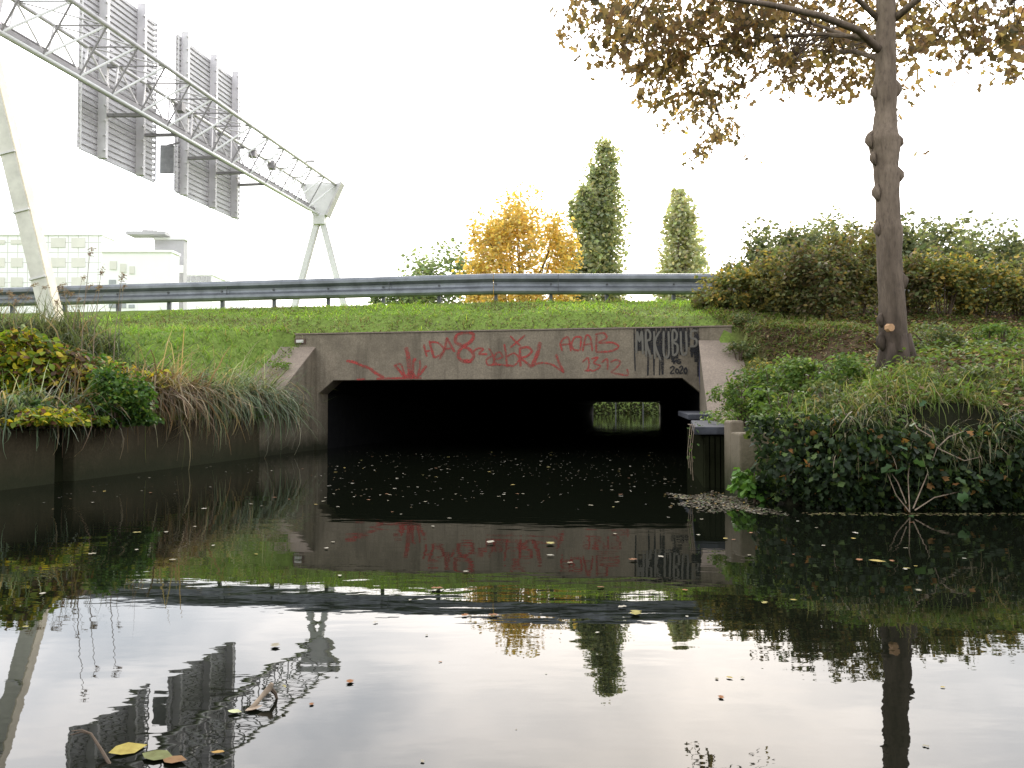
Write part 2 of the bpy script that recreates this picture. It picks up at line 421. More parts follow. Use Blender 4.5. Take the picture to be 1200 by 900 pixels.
vs = [hw(xl - .01, ZT + .002, .02), hw(xr + .01, ZT + .002, .02), hw(xr + .01, ZT + .002, -.5), hw(xl - .01, ZT + .002, -.5)]
c.add(vs + [v + Vector((0, 0, .022)) for v in vs], [(3, 2, 1, 0), (4, 5, 6, 7), (0, 1, 5, 4), (1, 2, 6, 5), (2, 3, 7, 6), (3, 0, 4, 7)])
c.build('coping', M['coping'], bridge)
# tunnel barrel
n0 = [hw(x + (.006 if x > 0 else -.006), z + .006 * (z > 1), -.40) for x, z in prof[3:9]]
fx0, fx1, FY = at(694, 0, 80).x, at(771, 0, 80).x, 80
f0 = [Vector((fx1 if i < 3 else fx0, FY, z)) for i, (x, z) in enumerate(prof[3:9])]
f0[2].x -= .3; f0[3].x += .3
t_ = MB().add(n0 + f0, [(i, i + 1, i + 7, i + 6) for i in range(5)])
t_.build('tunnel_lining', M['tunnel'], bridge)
fe = MB().box(fx0 - 3, fx0 - .002, FY + .02, FY + .5, -1.3, 3.0).box(fx1 + .002, fx1 + 3, FY + .02, FY + .5, -1.3, 3.0).box(fx0 - .002, fx1 + .002, FY + .02, FY + .5, ZB, 3.0)
fe.build('far_headwall', M['headwall'], bridge)
# small lamp-like plaque in its recess
p0 = onwall(352, 400, .004)
MB().bar(p0 - HD * .11, p0 + HD * .11, .03, .10).build('recess_frame', mat_plain('rust_brown', (.09, .055, .04)), bridge)
MB().bar(p0 + HN * .02 - HD * .07, p0 + HN * .02 + HD * .07, .02, .055).build('plaque', M['plaque'], bridge)

def smooth(pts, k=5):
    out = []
    n = len(pts)
    for i in range(n - 1):
        p0, p1, p2, p3 = [np.array(pts[j], float) for j in (max(i - 1, 0), i, i + 1, min(i + 2, n - 1))]
        for t in np.linspace(0, 1, k, endpoint=False):
            out.append(.5 * ((2 * p1) + (-p0 + p2) * t + (2 * p0 - 5 * p1 + 4 * p2 - p3) * t * t + (-p0 + 3 * p1 - 3 * p2 + p3) * t ** 3))
    out.append(np.array(pts[-1], float)); return out
def spray(name, strokes, mat, parent, label, org, sc, width, base_off):
    """strokes on the head wall; coordinates measured on an enlarged view of the wall"""
    mb = MB(); k = 0
    for st in strokes:
        wd = width
        if isinstance(st[0], (int, float)): wd = st[0]; st = st[1]
        pts = smooth(st) if len(st) > 2 else [np.array(st[0], float) * (1 - t) + np.array(st[1], float) * t for t in np.linspace(0, 1, 4)]
        P = []
        for i, q_ in enumerate(pts):
            d = pts[min(i + 1, len(pts) - 1)] - pts[max(i - 1, 0)]; d = d / max(1e-6, np.hypot(*d)); nn = np.array([-d[1], d[0]])
            ww = wd / 2 * 1.18 * (1 + random.uniform(-.12, .12)) * (.7 if i in (0, len(pts) - 1) else 1)
            off = base_off + .00045 * k + .00003 * i
            P.append((onwall(org[0] + (q_[0] + nn[0] * ww) / sc, org[1] + (q_[1] + nn[1] * ww) / sc, off),
                      onwall(org[0] + (q_[0] - nn[0] * ww) / sc, org[1] + (q_[1] - nn[1] * ww) / sc, off)))
        k += 1
        mb.add([v for a_ in P for v in a_], [(2 * i, 2 * i + 1, 2 * i + 3, 2 * i + 2) for i in range(len(P) - 1)])
    o = mb.build(name, mat, parent); o['label'] = label; return o
O1, S1, O2, S2 = (400, 370), 5.0, (620, 370), 4.615
spray('graffiti', [(14, [(30, 265), (75, 272), (120, 292), (165, 308), (200, 335), (250, 362)]), (8, [(90, 374), (140, 371)]), (11, [(205, 369), (330, 366), (470, 364)]),
      (20, [(378, 185), (392, 240), (404, 366)]), (13, [(310, 288), (345, 325), (380, 358)]), (9, [(312, 292), (348, 284), (366, 330), (372, 360)]), (14, [(418, 364), (420, 300), (424, 262), (440, 256)]),
      (14, [(440, 364), (475, 325), (500, 292)]), (8, [(460, 258), (462, 300), (446, 345)]), (18, [(385, 362), (410, 330), (432, 362)]), (9, [(330, 300), (365, 362)])], M['red'], bridge, 'red spray burst rising from the lower edge of the beam', O1, S1, 9, .003)
spray('graffiti', [[(485, 168), (490, 200), (502, 240)], [(492, 210), (522, 204)], (12, [(516, 145), (530, 200), (543, 246)]), (10, [(515, 155), (565, 158), (600, 195), (580, 230), (543, 246)]),
      (11, [(575, 255), (605, 200), (618, 128)]), (12, [(618, 128), (640, 170), (664, 212)]), [(596, 196), (645, 190)],
      (16, [(712, 178), (670, 155), (680, 112), (735, 97), (775, 110), (760, 150), (712, 182), (685, 220), (700, 260), (750, 268), (776, 235), (755, 200), (712, 178)]), (20, [(715, 262), (765, 270)]),
      [(775, 210), (800, 192), (832, 196), (806, 224), (856, 224)]], M['red'], bridge, 'red sprayed letters HDA8', O1, S1, 10, .003)
spray('graffiti', [[(862, 190), (880, 215), (892, 250), (888, 284), (858, 286), (850, 258), (880, 236)], [(900, 256), (944, 242), (930, 214), (905, 226), (898, 270), (935, 292)],
      [(955, 165), (965, 230), (970, 288)], [(968, 286), (1012, 292), (1042, 252), (1012, 220), (970, 240)], [(990, 118), (1020, 150), (1052, 178)], [(1076, 114), (1035, 150), (990, 186)],
      (12, [(1044, 186), (1048, 240), (1050, 300)]), (12, [(1044, 192), (1090, 184), (1116, 206), (1090, 236), (1055, 250), (1085, 275), (1114, 302)]),
      (18, [(1166, 155), (1150, 220), (1116, 300)]), [(1116, 296), (1150, 280), (1185, 276), (1235, 286), (1265, 305), (1306, 334)], (13, [(1258, 226), (1278, 280), (1304, 332)]),
      [(880, 288), (930, 286), (985, 296)]], M['red'], bridge, 'red sprayed word in lower case letters with a cross above', O1, S1, 9, .003)
spray('graffiti', [[(180, 192), (170, 150), (188, 124), (214, 120), (226, 192)], [(175, 157), (222, 152)], [(284, 116), (250, 116), (230, 148), (240, 182), (270, 188)], [(284, 116), (276, 188)],
      [(290, 192), (308, 110), (332, 120), (342, 192)], [(296, 158), (338, 152)], [(366, 108), (362, 196)], [(362, 196), (440, 192), (484, 168), (450, 145), (376, 146), (418, 122), (404, 94), (358, 102)]], M['red'], bridge, 'red sprayed letters ACAB', O2, S2, 9, .003)
spray('graffiti', [[(288, 252), (318, 228), (324, 265), (316, 294)], [(300, 296), (330, 298)], [(336, 234), (372, 226), (350, 256), (386, 272), (350, 298), (326, 290)], [(392, 254), (422, 234), (424, 292)],
      [(440, 252), (470, 238), (494, 252), (470, 285), (446, 306), (500, 318), (536, 320), (530, 288)]], M['red'], bridge, 'red sprayed number 1312', O2, S2, 8, .003)
# black lettering: dark panel with drips, pale letters over it
drips = [(6, [(568, 62), (570, 180), (574, 300)]), (30, [(592, 66), (594, 190)]), (26, [(640, 64), (642, 200)]), (34, [(668, 64), (672, 210)]), (8, [(645, 200), (642, 324)]), (8, [(675, 200), (676, 322)]), (8, [(708, 200), (706, 322)]), (14, [(720, 200), (722, 318)]),
         (26, [(700, 64), (702, 225)]), (26, [(726, 64), (728, 225)]), (22, [(752, 64), (756, 235)]), (24, [(776, 64), (778, 240)]), (22, [(798, 66), (798, 232)]), (22, [(820, 66), (822, 212)]), (20, [(842, 66), (846, 196)]), (14, [(862, 66), (864, 170)]), (14, [(882, 160), (880, 225)]), (18, [(900, 66), (902, 250)]), (12, [(914, 64), (914, 330)]), (14, [(886, 68), (890, 72)]), (20, [(616, 64), (618, 190)]),
         (7, [(782, 240), (784, 262)]), (26, [(870, 180), (905, 190)])]
spray('graffiti', drips, M['black'], bridge, 'black sprayed panel with long drips behind the letters MRKUBUS', O2, S2, 10, .003)
T1, T2 = 84, 222
ltr = [[(580, T2 - 20), (584, T1), (597, 140), (610, T1), (616, T2 - 14)], [(634, T2), (632, T1), (654, 92), (654, 128), (636, 144), (660, T2 + 10)], [(680, T2 + 12), (676, T1)], [(706, T1), (680, 150), (712, T2 + 20)],
       [(728, T1), (728, 200), (742, 228), (756, 200), (754, T1)], [(778, T2 - 4), (776, T1), (798, 94), (796, 126), (778, 142), (802, 160), (800, 200), (780, T2 - 4)], [(820, T1), (824, 190), (838, 212), (852, 190), (848, T1)],
       [(912, 84), (880, 84), (876, 118), (904, 130), (902, 162), (868, 166)]]
spray('graffiti', ltr, M['greypaint'], bridge, 'tall concrete grey letters MRKUBUS', O2, S2, 10, .014)
spray('graffiti', [[(772, 252), (780, 238), (788, 250), (796, 238), (800, 256)], [(820, 238), (806, 238), (806, 246), (820, 250), (812, 258), (802, 256)],
      [(762, 284), (776, 274), (784, 284), (764, 312), (786, 310)], [(800, 286), (792, 298), (800, 312), (810, 300), (800, 286)], [(812, 282), (824, 272), (830, 284), (814, 312), (834, 308)], [(848, 280), (838, 296), (846, 314), (854, 298), (848, 280)]],
      M['black'], bridge, 'small black sprayed MS and the year 2020', O2, S2, 7, .014)
spray('graffiti', [(5, [(921, 200), (922, 300), (926, 410)])], M['blue'], bridge, 'thin blue sprayed line down the right corner', O2, S2, 6, .003)

# ------------------------------------------------------------------ retaining walls
def wallpiece(line, sgn, y0, y1, z0a, z0b, th, mb=None, base=-1.3):
    mb = mb or MB()
    a = (line(y0), y0); b_ = (line(y1), y1); c_ = (line(y1) + sgn * th, y1); d_ = (line(y0) + sgn * th, y0)
    return mb.prism([a, b_, c_, d_], base, [z0a, z0b, z0b, z0a])
lw = empty('retaining_wall', (XL(11), 11, 0), 'long weathered concrete bank wall on the left with a dark open joint', 'wall')
WT = .62
wallpiece(XL, -1, 12.75, 14.86, WT, 1.9, .62).build('wing_wall', M['headwall'], lw, bevel=.01)
cp = MB(); cp.prism([(XL(12.75) + .015, 12.75), (XL(14.84) + .015, 14.84), (XL(14.84) - .66, 14.84), (XL(12.75) - .66, 12.75)], WT + .001, [WT + .03, 1.93, 1.93, WT + .03])
cpv = cp.v; cp.v = [(x, y, z if i >= 4 else (WT + .003 if y < 13 else 1.903)) for i, (x, y, z) in enumerate(cpv)]
cp.build('sloped_coping', M['coping'], lw)
wallpiece(XL, -1, 8.62, 12.73, WT, WT, .45).build('wall_panel', M['wall'], lw, bevel=.012)
wallpiece(XL, -1, 7.62, 8.34, WT - .05, WT - .05, .45).build('wall_panel', M['wall'], lw, bevel=.012)
wallpiece(XL, -1, 1.0, 7.585, WT - .05, WT - .05, .45).build('wall_panel', M['wall'], lw, bevel=.012)
wallpiece(lambda y: XL(y) - .12, -1, 8.345, 8.615, WT - .1, WT - .1, .3).build('joint_filler', M['darkwood'], lw)
wallpiece(XL, -1, -11, .98, WT - .05, WT - .05, .45).build('wall_panel', M['wall'], lw, bevel=.012)

rw = empty('retaining_wall', (XR(10), 10, 0), 'pale concrete wing wall sloping down right of the tunnel mouth', 'wall')
wallpiece(XR, 1, 11.35, 13.44, .6, 1.9, .62).build('wing_wall', M['headwall'], rw, bevel=.01)
cp = MB(); cp.prism([(XR(11.35) - .015, 11.35), (XR(13.42) - .015, 13.42), (XR(13.42) + .68, 13.42), (XR(11.35) + .68, 11.35)], 0, [.63, 1.93, 1.93, .63])
cp.v = [(x, y, z if i >= 4 else (.603 if y < 12 else 1.903)) for i, (x, y, z) in enumerate(cp.v)]
cp.build('sloped_coping', M['coping'], rw)
wallpiece(XR, 1, 7.75, 11.33, .5, .6, .45).build('wall_panel', M['wall'], rw)
# ledge of dark slabs on a mossy timber fender
ld = empty('ledge', (XR(9) - .2, 9, 0), 'dark slate ledge on a mossy timber fender jutting over the water', 'ledge')
fb = MB().prism([(XR(7.95) - .33, 7.95), (XR(7.95) - .004, 7.95), (XR(11.2) - .004, 11.2), (XR(11.2) - .33, 11.2)], -1.3, .515); fb.build('fender', M['darkwood'], ld)
for i in range(6):
    x0 = XR(7.95) - .325 + i * .054
    MB().box(x0, x0 + .042, 7.90, 7.948, -1.0, .514).build('plank', M['darkwood'], ld)
def slab(y0, y1, xa, xb, z):
    s = MB().prism([(xa[0], y0), (xb[0], y0), (xb[1], y1), (xa[1], y1)], z[0] - .08, [z[0], z[0], z[1], z[1]])
    s.v = [(x, y, zz if i >= 4 else (z[0] - .08 if y == y0 else z[1] - .08)) for i, (x, y, zz) in enumerate(s.v)]
    s.build('slab', M['slab'], ld, bevel=.012)
slab(7.86, 11.1, (1.80, 2.50), (2.23, 2.80), (.605, .615))
slab(11.14, 13.2, (2.47, 2.76), (2.80, 3.12), (.70, .735))
for nm, px0, px1, y0, y1, z, lab in (('concrete_post', 856, 872, 7.55, 7.80, .67, 'tall narrow pale concrete post beside the dark ledge'), ('concrete_block', 866, 902, 7.22, 7.52, .565, 'wide pale concrete block half covered by ivy at the wall end')):
    a_ = (px0 - 600) / F * y0; b_ = (px1 - 600) / F * y0
    o = MB().box(a_, b_, y0, y1, -1.3, z).build(nm, M['pier'], None, bevel=.02); tag(o, lab, 'post' if 'post' in nm else 'block')
bw = MB()
for k in range(5):
    bw.box(2.35, 12, 6.42 + .012 * (k % 2), 6.8, -1.3 if k == 0 else .0 + .125 * k + .003, .12 + .125 * k)
o = bw.build('bank_revetment', M['darkwood'], None); tag(o, 'dark stacked timber bank edging under the overhanging ivy', 'bank edging')

# ------------------------------------------------------------------ guardrail
gr = empty('guardrail', (-.39, 16.6, 3.0), 'long galvanised steel guardrail along the road above the tunnel', 'guardrail')
xsr = np.concatenate([np.arange(-22, -.39, 1.19)[::1], [-.39], np.arange(.8, 22, 1.19)])
prof = [(-.02, 3.17), (.03, 3.19), (.05, 3.23), (.05, 3.28), (-.03, 3.34), (-.035, 3.385), (-.03, 3.43), (.05, 3.49), (.05, 3.54), (.03, 3.585), (-.03, 3.60), (-.08, 3.598)]
for xa, xb in ((-22, -.395), (-.385, 22)):
    m = MB(); vs = []
    for x in (xa, xb):
        for o_, z in prof: vs.append((x, float(YRAIL(x)) - o_ * 1.1, z))
    k = len(prof); m.add(vs, [(i, i + 1, k + i + 1, k + i) for i in range(k - 1)])
    ob = m.build('rail_beam', M['steel'], gr)
    sm = ob.modifiers.new('thick', 'SOLIDIFY'); sm.thickness = .008
for p in [10, 72, 135, 195, 258, 319, 383, 448, 514, 581, 646, 712, 791, 850, 915, 980, 1045, 1110, 1175]:
    u = (p - 600) / F
    y = (16.6 - .17 * .39) / (1 + .17 * u) if u < -.02 else 16.6
    x = u * y; y = float(YRAIL(x)) + .09
    MB().box(x - .035, x + .035, y - .045, y + .045, 2.85, 3.5).build('post', M['post'], gr)
    yb_ = float(YRAIL(x)) + .035; MB().tube([(x, yb_ - .03, 3.385), (x, yb_ - .005, 3.385)], .022, 8).build('bolt', M['post'], gr)
    if p in (72, 258, 448, 646, 850, 1045): MB().box(x + .14, x + .15, yb_ - .11, yb_ - .075, 3.2, 3.58).build('lap_joint', M['post'], gr)

# ------------------------------------------------------------------ gantry over the road
SL = .18
def gl(x34, Y, z): return Vector((x34 + SL * (Y - 34), Y, z))
gan = empty('sign_gantry', (-9.3, 28, 3.0), 'grey steel lattice gantry crossing high over the road on splayed legs', 'gantry')
ZTOP, ZBOT = 10.45, 9.15
XA, XD, XB, XC = -7.68, -9.03, -8.42, -8.72
Y0, Y1 = 16.2, 34.2
nb = 15; Ys = np.linspace(Y0, Y1, nb + 1)
def chord(nm, x, z, r, mat):
    MB().tube([gl(x, Y0, z), gl(x, Y1, z)], r, 8).build(nm, mat, gan, smooth=True)
chord('chord', XA, ZTOP, .06, M['gantry']); chord('chord', XD, ZTOP, .055, M['gantry']); chord('chord', XB, ZBOT, .055, M['gantry_light'])
MB().bar(gl(XC, Y0, ZBOT + .22), gl(XC, Y1, ZBOT + .22), .28, .12).build('walkway', M['gantry_dark'], gan)
MB().tube([gl(XC - .1, Y0, ZBOT + .45), gl(XC - .1, Y1, ZBOT + .45)], .03, 6).build('cable_tube', M['gantry_dark'], gan)
for i in range(nb):
    ya, yb = Ys[i], Ys[i + 1]; ym = (ya + yb) / 2
    MB().tube([gl(XA, ya, ZTOP), gl(XB, ya + .05, ZBOT)], .026, 6).build('strut', M['gantry_dark'], gan)
    MB().tube([gl(XB, ya + .05, ZBOT), gl(XA, yb, ZTOP)], .03, 6).build('brace', M['gantry_light'], gan)
    MB().tube([gl(XD, ya, ZTOP), gl(XC, ym, ZBOT + .15)], .028, 6).build('strut', M['gantry'], gan)
    MB().tube([gl(XC, ym, ZBOT + .15), gl(XD, yb, ZTOP)], .028, 6).build('brace', M['gantry'], gan)
    MB().tube([gl(XA, ya, ZTOP), gl(XD, ya, ZTOP)], .022, 6).build('cross_bar', M['gantry_dark'], gan)
    MB().tube([gl(XA, yb, ZTOP), gl(XD, ya, ZTOP)], .02, 6).build('cross_bar', M['gantry'], gan)
for yy in (17, 25.1, 29.7, 31.2):    # small boxes on the chords
    MB().box(gl(XD, yy, 0).x - .12, gl(XD, yy, 0).x + .14, yy - .15, yy + .15, ZTOP - .22, ZTOP + .06).build('junction_box', M['gantry_dark'], gan)
MB().box(gl(XA, 31.2, 0).x, gl(XA, 31.2, 0).x + .35, 31.15, 31.25, ZTOP + .05, ZTOP + .13).build('beacon', M['gantry'], gan)
def pylon(Yp):
    ax = -8.45 + SL * (Yp - 34)
    e = empty('gantry_pylon', (ax, Yp, 2.9), '', 'gantry pylon', 'splayed legs that carry the gantry')
    top = 2.72; zb = ZBOT - .35
    # wedge-shaped head plate
    far = 0 if Yp > 20 else .5
    hx = [(-.78, ZTOP + .08), (.98 - far, ZTOP + .08), (.34 - far * .3, ZBOT - .02), (-.2, ZBOT - .02)]
    m = MB(); f = [(ax + x, Yp + .18, z) for x, z in hx]; k = [(ax + x, Yp + .62, z) for x, z in hx]
    m.add(f + k, [(0, 3, 2, 1), (4, 5, 6, 7), (0, 1, 5, 4), (1, 2, 6, 5), (2, 3, 7, 6), (3, 0, 4, 7)]); m.build('head_plate', M['gantry_light'], e)
    m = MB(); m.bar((ax + 1.03 - far, Yp + .4, ZTOP + .12), (ax + .40 - far * .3, Yp + .4, ZBOT - .04), .62, .09, (1, 0, .4)); m.build('plate_edge', M['gantry'], e)
    MB().box(ax - .17, ax + .33, Yp + .12, Yp + .58, ZBOT - .42, ZBOT - .03).build('neck', M['gantry_light'], e)
    for s in (-1, 1):
        a_ = Vector((ax + .07 + s * .13, Yp + .35, ZBOT - .35)); b_ = Vector((a_.x + s * .262 * (a_.z - 2.6), Yp + .35, 2.6))
        lwd = .23 if Yp > 20 else .32
        leg = MB().bar(a_, b_, lwd, lwd, (0, 1, 0)).build('leg', M['legpaint'] if Yp < 20 else M['gantry_light'], e, bevel=.02)
        side = MB().bar(a_ + Vector((lwd / 2 + .02, .0, 0)), b_ + Vector((lwd / 2 + .02, .0, 0)), lwd * .9, .03, (1, 0, .25)).build('edge_plate', M['legside'] if Yp < 20 else M['gantry'], leg)
        for t in (.42, .62, .85):
            p_ = a_.lerp(b_, t); d_ = (b_ - a_).normalized() * .02
            MB().bar(p_ - d_, p_ + d_, lwd + .03, lwd + .06, (0, 1, 0)).build('joint_band', M['gantry'], leg)
    return e
p1 = pylon(34.0); p1['label'] = 'far pale A-shaped steel pylon with a wedge plate under the gantry end'
p2 = pylon(16.5); p2['label'] = 'near pale leg pylon on the left bank rising out of frame'

def sign(px0, px1, ztop, posts, label, shift=0):
    ya = (9.5 + 6.12) / ((600 - px0) / F + SL); yb = (9.5 + 6.12) / ((600 - px1) / F + SL)
    e = empty('road_sign', gl(-9.5, (ya + yb) / 2, 7.9), label, 'road sign', 'road sign panels hung on the gantry seen from behind')
    m = MB(); z = 7.87; 
    step = .17
    while z < ztop:
        e0 = gl(-9.5, ya, z); e1 = gl(-9.5, yb, z)
        m.bar(e0, e1, .05, .10); z += step
    m.build('slat_panel', M['slat'], e)
    MB().bar(gl(-9.56, ya, (7.87 + ztop) / 2), gl(-9.56, yb, (7.87 + ztop) / 2), .012, ztop - 7.87).build('sheet', M['sheet'], e)
    for xx in (ya, yb):
        m2 = MB().bar(gl(-9.46, xx, 7.85), gl(-9.46, xx, ztop), .03, .03); m2.build('edge_strip', M['signpost'], e)
    for p in posts:
        yp = (9.38 + 6.12) / ((600 - p) / F + SL)
        q_ = gl(-9.36, yp, 0)
        m3 = MB().bar((q_.x, q_.y, 7.78), (q_.x, q_.y, ztop + .12), .24, .13, (0, 1, 0)); st = m3
        for kz in np.arange(8.0, ztop, .42): st.bar((q_.x + .07, q_.y - .1, kz), (q_.x + .12, q_.y - .1, kz), .05, .05)
        st.build('post', M['signpost'], e)
        MB().bar((q_.x + .05, q_.y, 9.0), tuple(gl(XB, yp + .3, 9.12)), .09, .09).build('bracket', M['gantry_dark'], e)
        MB().bar((q_.x + .05, q_.y, ZTOP - .05), tuple(gl(XD, yp, ZTOP - .05)), .09, .09).build('bracket', M['gantry_dark'], e)
    return e
sign(88, 177, 12.9, (115, 160), 'nearer slatted back of a road sign with two posts, partly out of frame')
sign(203, 277, 13.1, (212, 246, 272), 'farther slatted back of a road sign with three posts')
sb = (9.3 + 6.12) / ((600 - 196) / F + SL)
e = empty('signal_box', gl(-9.4, sb, 8), 'small dark narrow signal panel hanging between the two slatted signs', 'signal panel')
q_ = gl(-9.4, sb, 0)
MB().bar((q_.x, q_.y, 8.25), (q_.x, q_.y, 9.15), .42, .08, (0, 1, 0)).build('housing', mat_plain('panel_grey', (.24, .24, .25)), e)
MB().bar((q_.x + .05, q_.y, 8.30), (q_.x + .05, q_.y, 9.10), .3, .04, (0, 1, 0)).build('cover', M['post'], e)
MB().bar((q_.x, q_.y, 9.15), (q_.x + .3, q_.y + .2, 9.3), .05, .05).build('hanger', M['gantry_dark'], e)

# ------------------------------------------------------------------ buildings beyond the road
def building(name, label, px0, px1, Ya, Yb, ytop, mat, wins=(), depth=14, wmat=None):
    a_ = at(px0, ytop, Ya); b_ = at(px1, ytop, Yb)
    e = empty(name, (a_.x, Ya, 2.9), label, 'building')
    z1 = a_.z
    MB().prism([(a_.x, Ya), (b_.x, Yb), (b_.x, Yb + depth), (a_.x, Ya + depth)], 2.5, z1).build('wall', mat, e)
    MB().prism([(a_.x - .1, Ya - .15), (b_.x + .15, Yb - .15), (b_.x + .15, Yb + depth), (a_.x - .1, Ya + depth)], z1 + .003, z1 + .25).build('roof', M['white'], e)
    for (x0, x1, y0, y1, wm) in wins:
        t0 = (x0 - px0) / (px1 - px0); yy = Ya + (Yb - Ya) * t0
        p0 = at(x0, y1, yy); p1 = at(x1, y0, yy)
        f = MB().box(p0.x, p1.x, yy - .09 if Ya == Yb else yy - .25, yy - .02 + abs(Ya - Yb) * .1, p0.z, p1.z).build('window', wm, e)
        if False:
            MB().box((p0.x + p1.x) / 2 - .04, (p0.x + p1.x) / 2 + .04, yy - .12 if Ya == Yb else yy - .28, yy - .095, p0.z, p1.z).build('mullion', M['white'], f)
    return e
wins = []
for y0, y1 in ((279, 290), (302, 313), (325, 336), (348, 359)):
    for x0, x1 in ((-40, -24), (-16, 6), (13, 27), (37, 53), (60, 77), (84, 100)):
        wins.append((x0, x1, y0 + (2 if x1 < 60 and y0 == 279 else 0), y1 - (4 if x1 < 60 and y0 == 279 else 0), M['glass_beige']))
building('office_building', 'white tiled office block with rows of beige windows at the far left', -90, 119, 90, 90, 276, M['tiles'], wins, depth=3)
building('office_building', 'plain white lower block between tiled office and grey tower', 119.5, 201, 84, 84, 296, M['white'], depth=2, wins=
         [(128, 136, 328, 335, M['glass_dark']), (128, 136, 354, 361, M['glass_dark']), (140, 148, 332, 337, M['glass_dark']), (140, 148, 354, 361, M['glass_dark']), (151, 158, 357, 361, M['glass_dark']),
          (129, 137, 306, 316, M['glass_beige']), (141, 148, 309, 319, M['glass_beige']), (152, 158, 312, 321, M['glass_beige'])])
gt = building('office_tower', 'narrow grey clad tower with a thin overhanging roof', 181, 215.5, 88, 88, 281, M['grey_clad'], [(202, 215, 311, 320, M['white'])], depth=1)
p = at(155, 280, 88); q_ = at(200, 280, 88)
MB().box(p.x, q_.x, 86.5, 88.5, p.z + .2, p.z + .55).build('roof_overhang', M['grey_clad'], gt)
q_ = at(178, 277, 88); MB().box(q_.x - .6, q_.x + .6, 87, 88, q_.z, q_.z + .6).build('roof_box', M['gantry'], gt)
pb = building('glass_pavilion', 'small glass fronted rooftop pavilion right of the grey tower', 217, 249, 100, 100, 323, M['white'], [(218 + 6 * k, 223 + 6 * k, 324, 330, M['grey_clad']) for k in range(5)])

# ------------------------------------------------------------------ trees beyond the road
def far_tree(name, label, px, Y, ytop, wpx, pal, nleaf, lsize, kind='round', group='trees beyond the road', lumps=26, base=3.0, trunk_r=.25):
    top = at(px, ytop, Y); x = top.x; hgt = top.z - base; w_ = wpx / F * Y
    e = empty(name, (x, Y, base), label, 'tree', group)
    tb = MB(); tb.tube([(x, Y, base - .3), (x + .1, Y, base + hgt * .3), (x, Y, base + hgt * .62)], [trunk_r, trunk_r * .75, trunk_r * .35], 8)
    tips = []
    for k in range(16):
        a = rng.uniform(0, 6.28); z0 = base + hgt * rng.uniform(.12, .5)
        if kind == 'poplar': ex = rng.uniform(.2, .42); zz = z0 + hgt * rng.uniform(.2, .42)
        else: ex = rng.uniform(.3, .8); zz = z0 + hgt * rng.uniform(.15, .42)
        p = Vector((x + math.cos(a) * w_ / 2 * ex, Y + math.sin(a) * w_ / 2 * ex, min(zz, base + hgt * .9)))
        m_ = Vector((x, Y, z0)).lerp(p, .5) + Vector((math.cos(a) * .2, 0, -hgt * .02))
        tb.tube([(x, Y, z0), m_, p], [trunk_r * .4, trunk_r * .25, .03], 5)
    tb.build('trunk', M['twig'], e)
    if kind == 'poplar':
        t = rng.uniform(0, 1, lumps); zc = base + hgt * (.08 + .88 * t); prof = np.interp(t, [0, .1, .35, .7, .92, 1], [.8, .95, 1, .92, .6, .25])
        a = rng.uniform(0, 6.28, lumps); rr = w_ / 2 * prof * rng.uniform(.25, .78, lumps)
        cc = np.stack([x + np.cos(a) * rr, Y + np.sin(a) * rr, zc], 1); k = rng.integers(0, lumps, nleaf)
        rad = w_ * .25 * prof[k][:, None] + w_ * .07
        P = cc[k] + unit(rng.normal(0, 1, (nleaf, 3))) * rng.uniform(0, 1, (nleaf, 1)) ** .5 * rad * np.array([1, 1, 2.0])
        P[:, 2] = np.minimum(P[:, 2], top.z)
    else:
        P = blob((x, Y, base + hgt * .52), (w_ / 2 * 1.0, w_ / 2 * .9, hgt * (.50 if base < 1.2 else .46)), nleaf, lumps, .36 if base < 1.2 else .2)
    V, fs, C = leaves(P, lsize, pick(pal, nleaf), .3, .1, .85)
    mesh_np('crown', V, fs, C, M['farleaf'], e, loc=(x, Y, base))
    return e
YEL = [(5, (.72, .52, .17)), (3, (.56, .42, .16)), (2, (.80, .64, .30)), (1.5, (.44, .38, .19))]
POP = [(4, (.36, .40, .27)), (3, (.46, .49, .33)), (2, (.27, .30, .21)), (1, (.58, .53, .34))]
POP2 = [(4, (.50, .52, .38)), (3, (.58, .60, .44)), (2, (.38, .40, .29)), (1, (.62, .58, .42))]
GRN = [(4, (.22, .28, .17)), (3, (.30, .37, .22)), (1, (.16, .20, .12))]
far_tree('maple_tree', 'golden yellow autumn tree with a broad crown beyond the guardrail', 612, 55, 208, 152, YEL, 21000, .25, lumps=190, base=1.5)
far_tree('poplar_tree', 'tallest slender grey green poplar beyond the guardrail', 707, 75, 160, 58, POP, 15000, .36, 'poplar', lumps=80)
far_tree('poplar_tree', 'shorter dark poplar pressed against the left of the tallest poplar', 683, 73, 212, 42, POP, 7500, .40, 'poplar', lumps=30)
far_tree('poplar_tree', 'separate pale poplar standing alone right of the tall pair', 797, 66, 222, 58, POP2, 9000, .36, 'poplar', lumps=30)
far_tree('green_tree', 'low round green tree left of the golden tree, just above the guardrail', 508, 62, 292, 125, GRN, 12000, .3, lumps=26, base=1.0)
far_tree('green_tree', 'small dark green treetop at the left edge of the low tree group', 463, 64, 298, 80, GRN, 7000, .3, lumps=18, base=1.0)
HED = [(4, (.17, .20, .12)), (3, (.23, .25, .16)), (2, (.12, .14, .09)), (1, (.28, .27, .16))]
hd = ['leftmost dark hazy treetop of the right hand treeline', 'second treetop of the right hand treeline beside the shrubs', 'rounded treetop of the treeline just left of the near trunk', 'treetop of the treeline right behind the near trunk',
      'low treetop of the treeline right of the near trunk', 'wide treetop of the treeline above the yellow shrubs', 'rightmost tall dark treetop at the picture edge', 'treetop just beyond the right picture edge of the treeline']
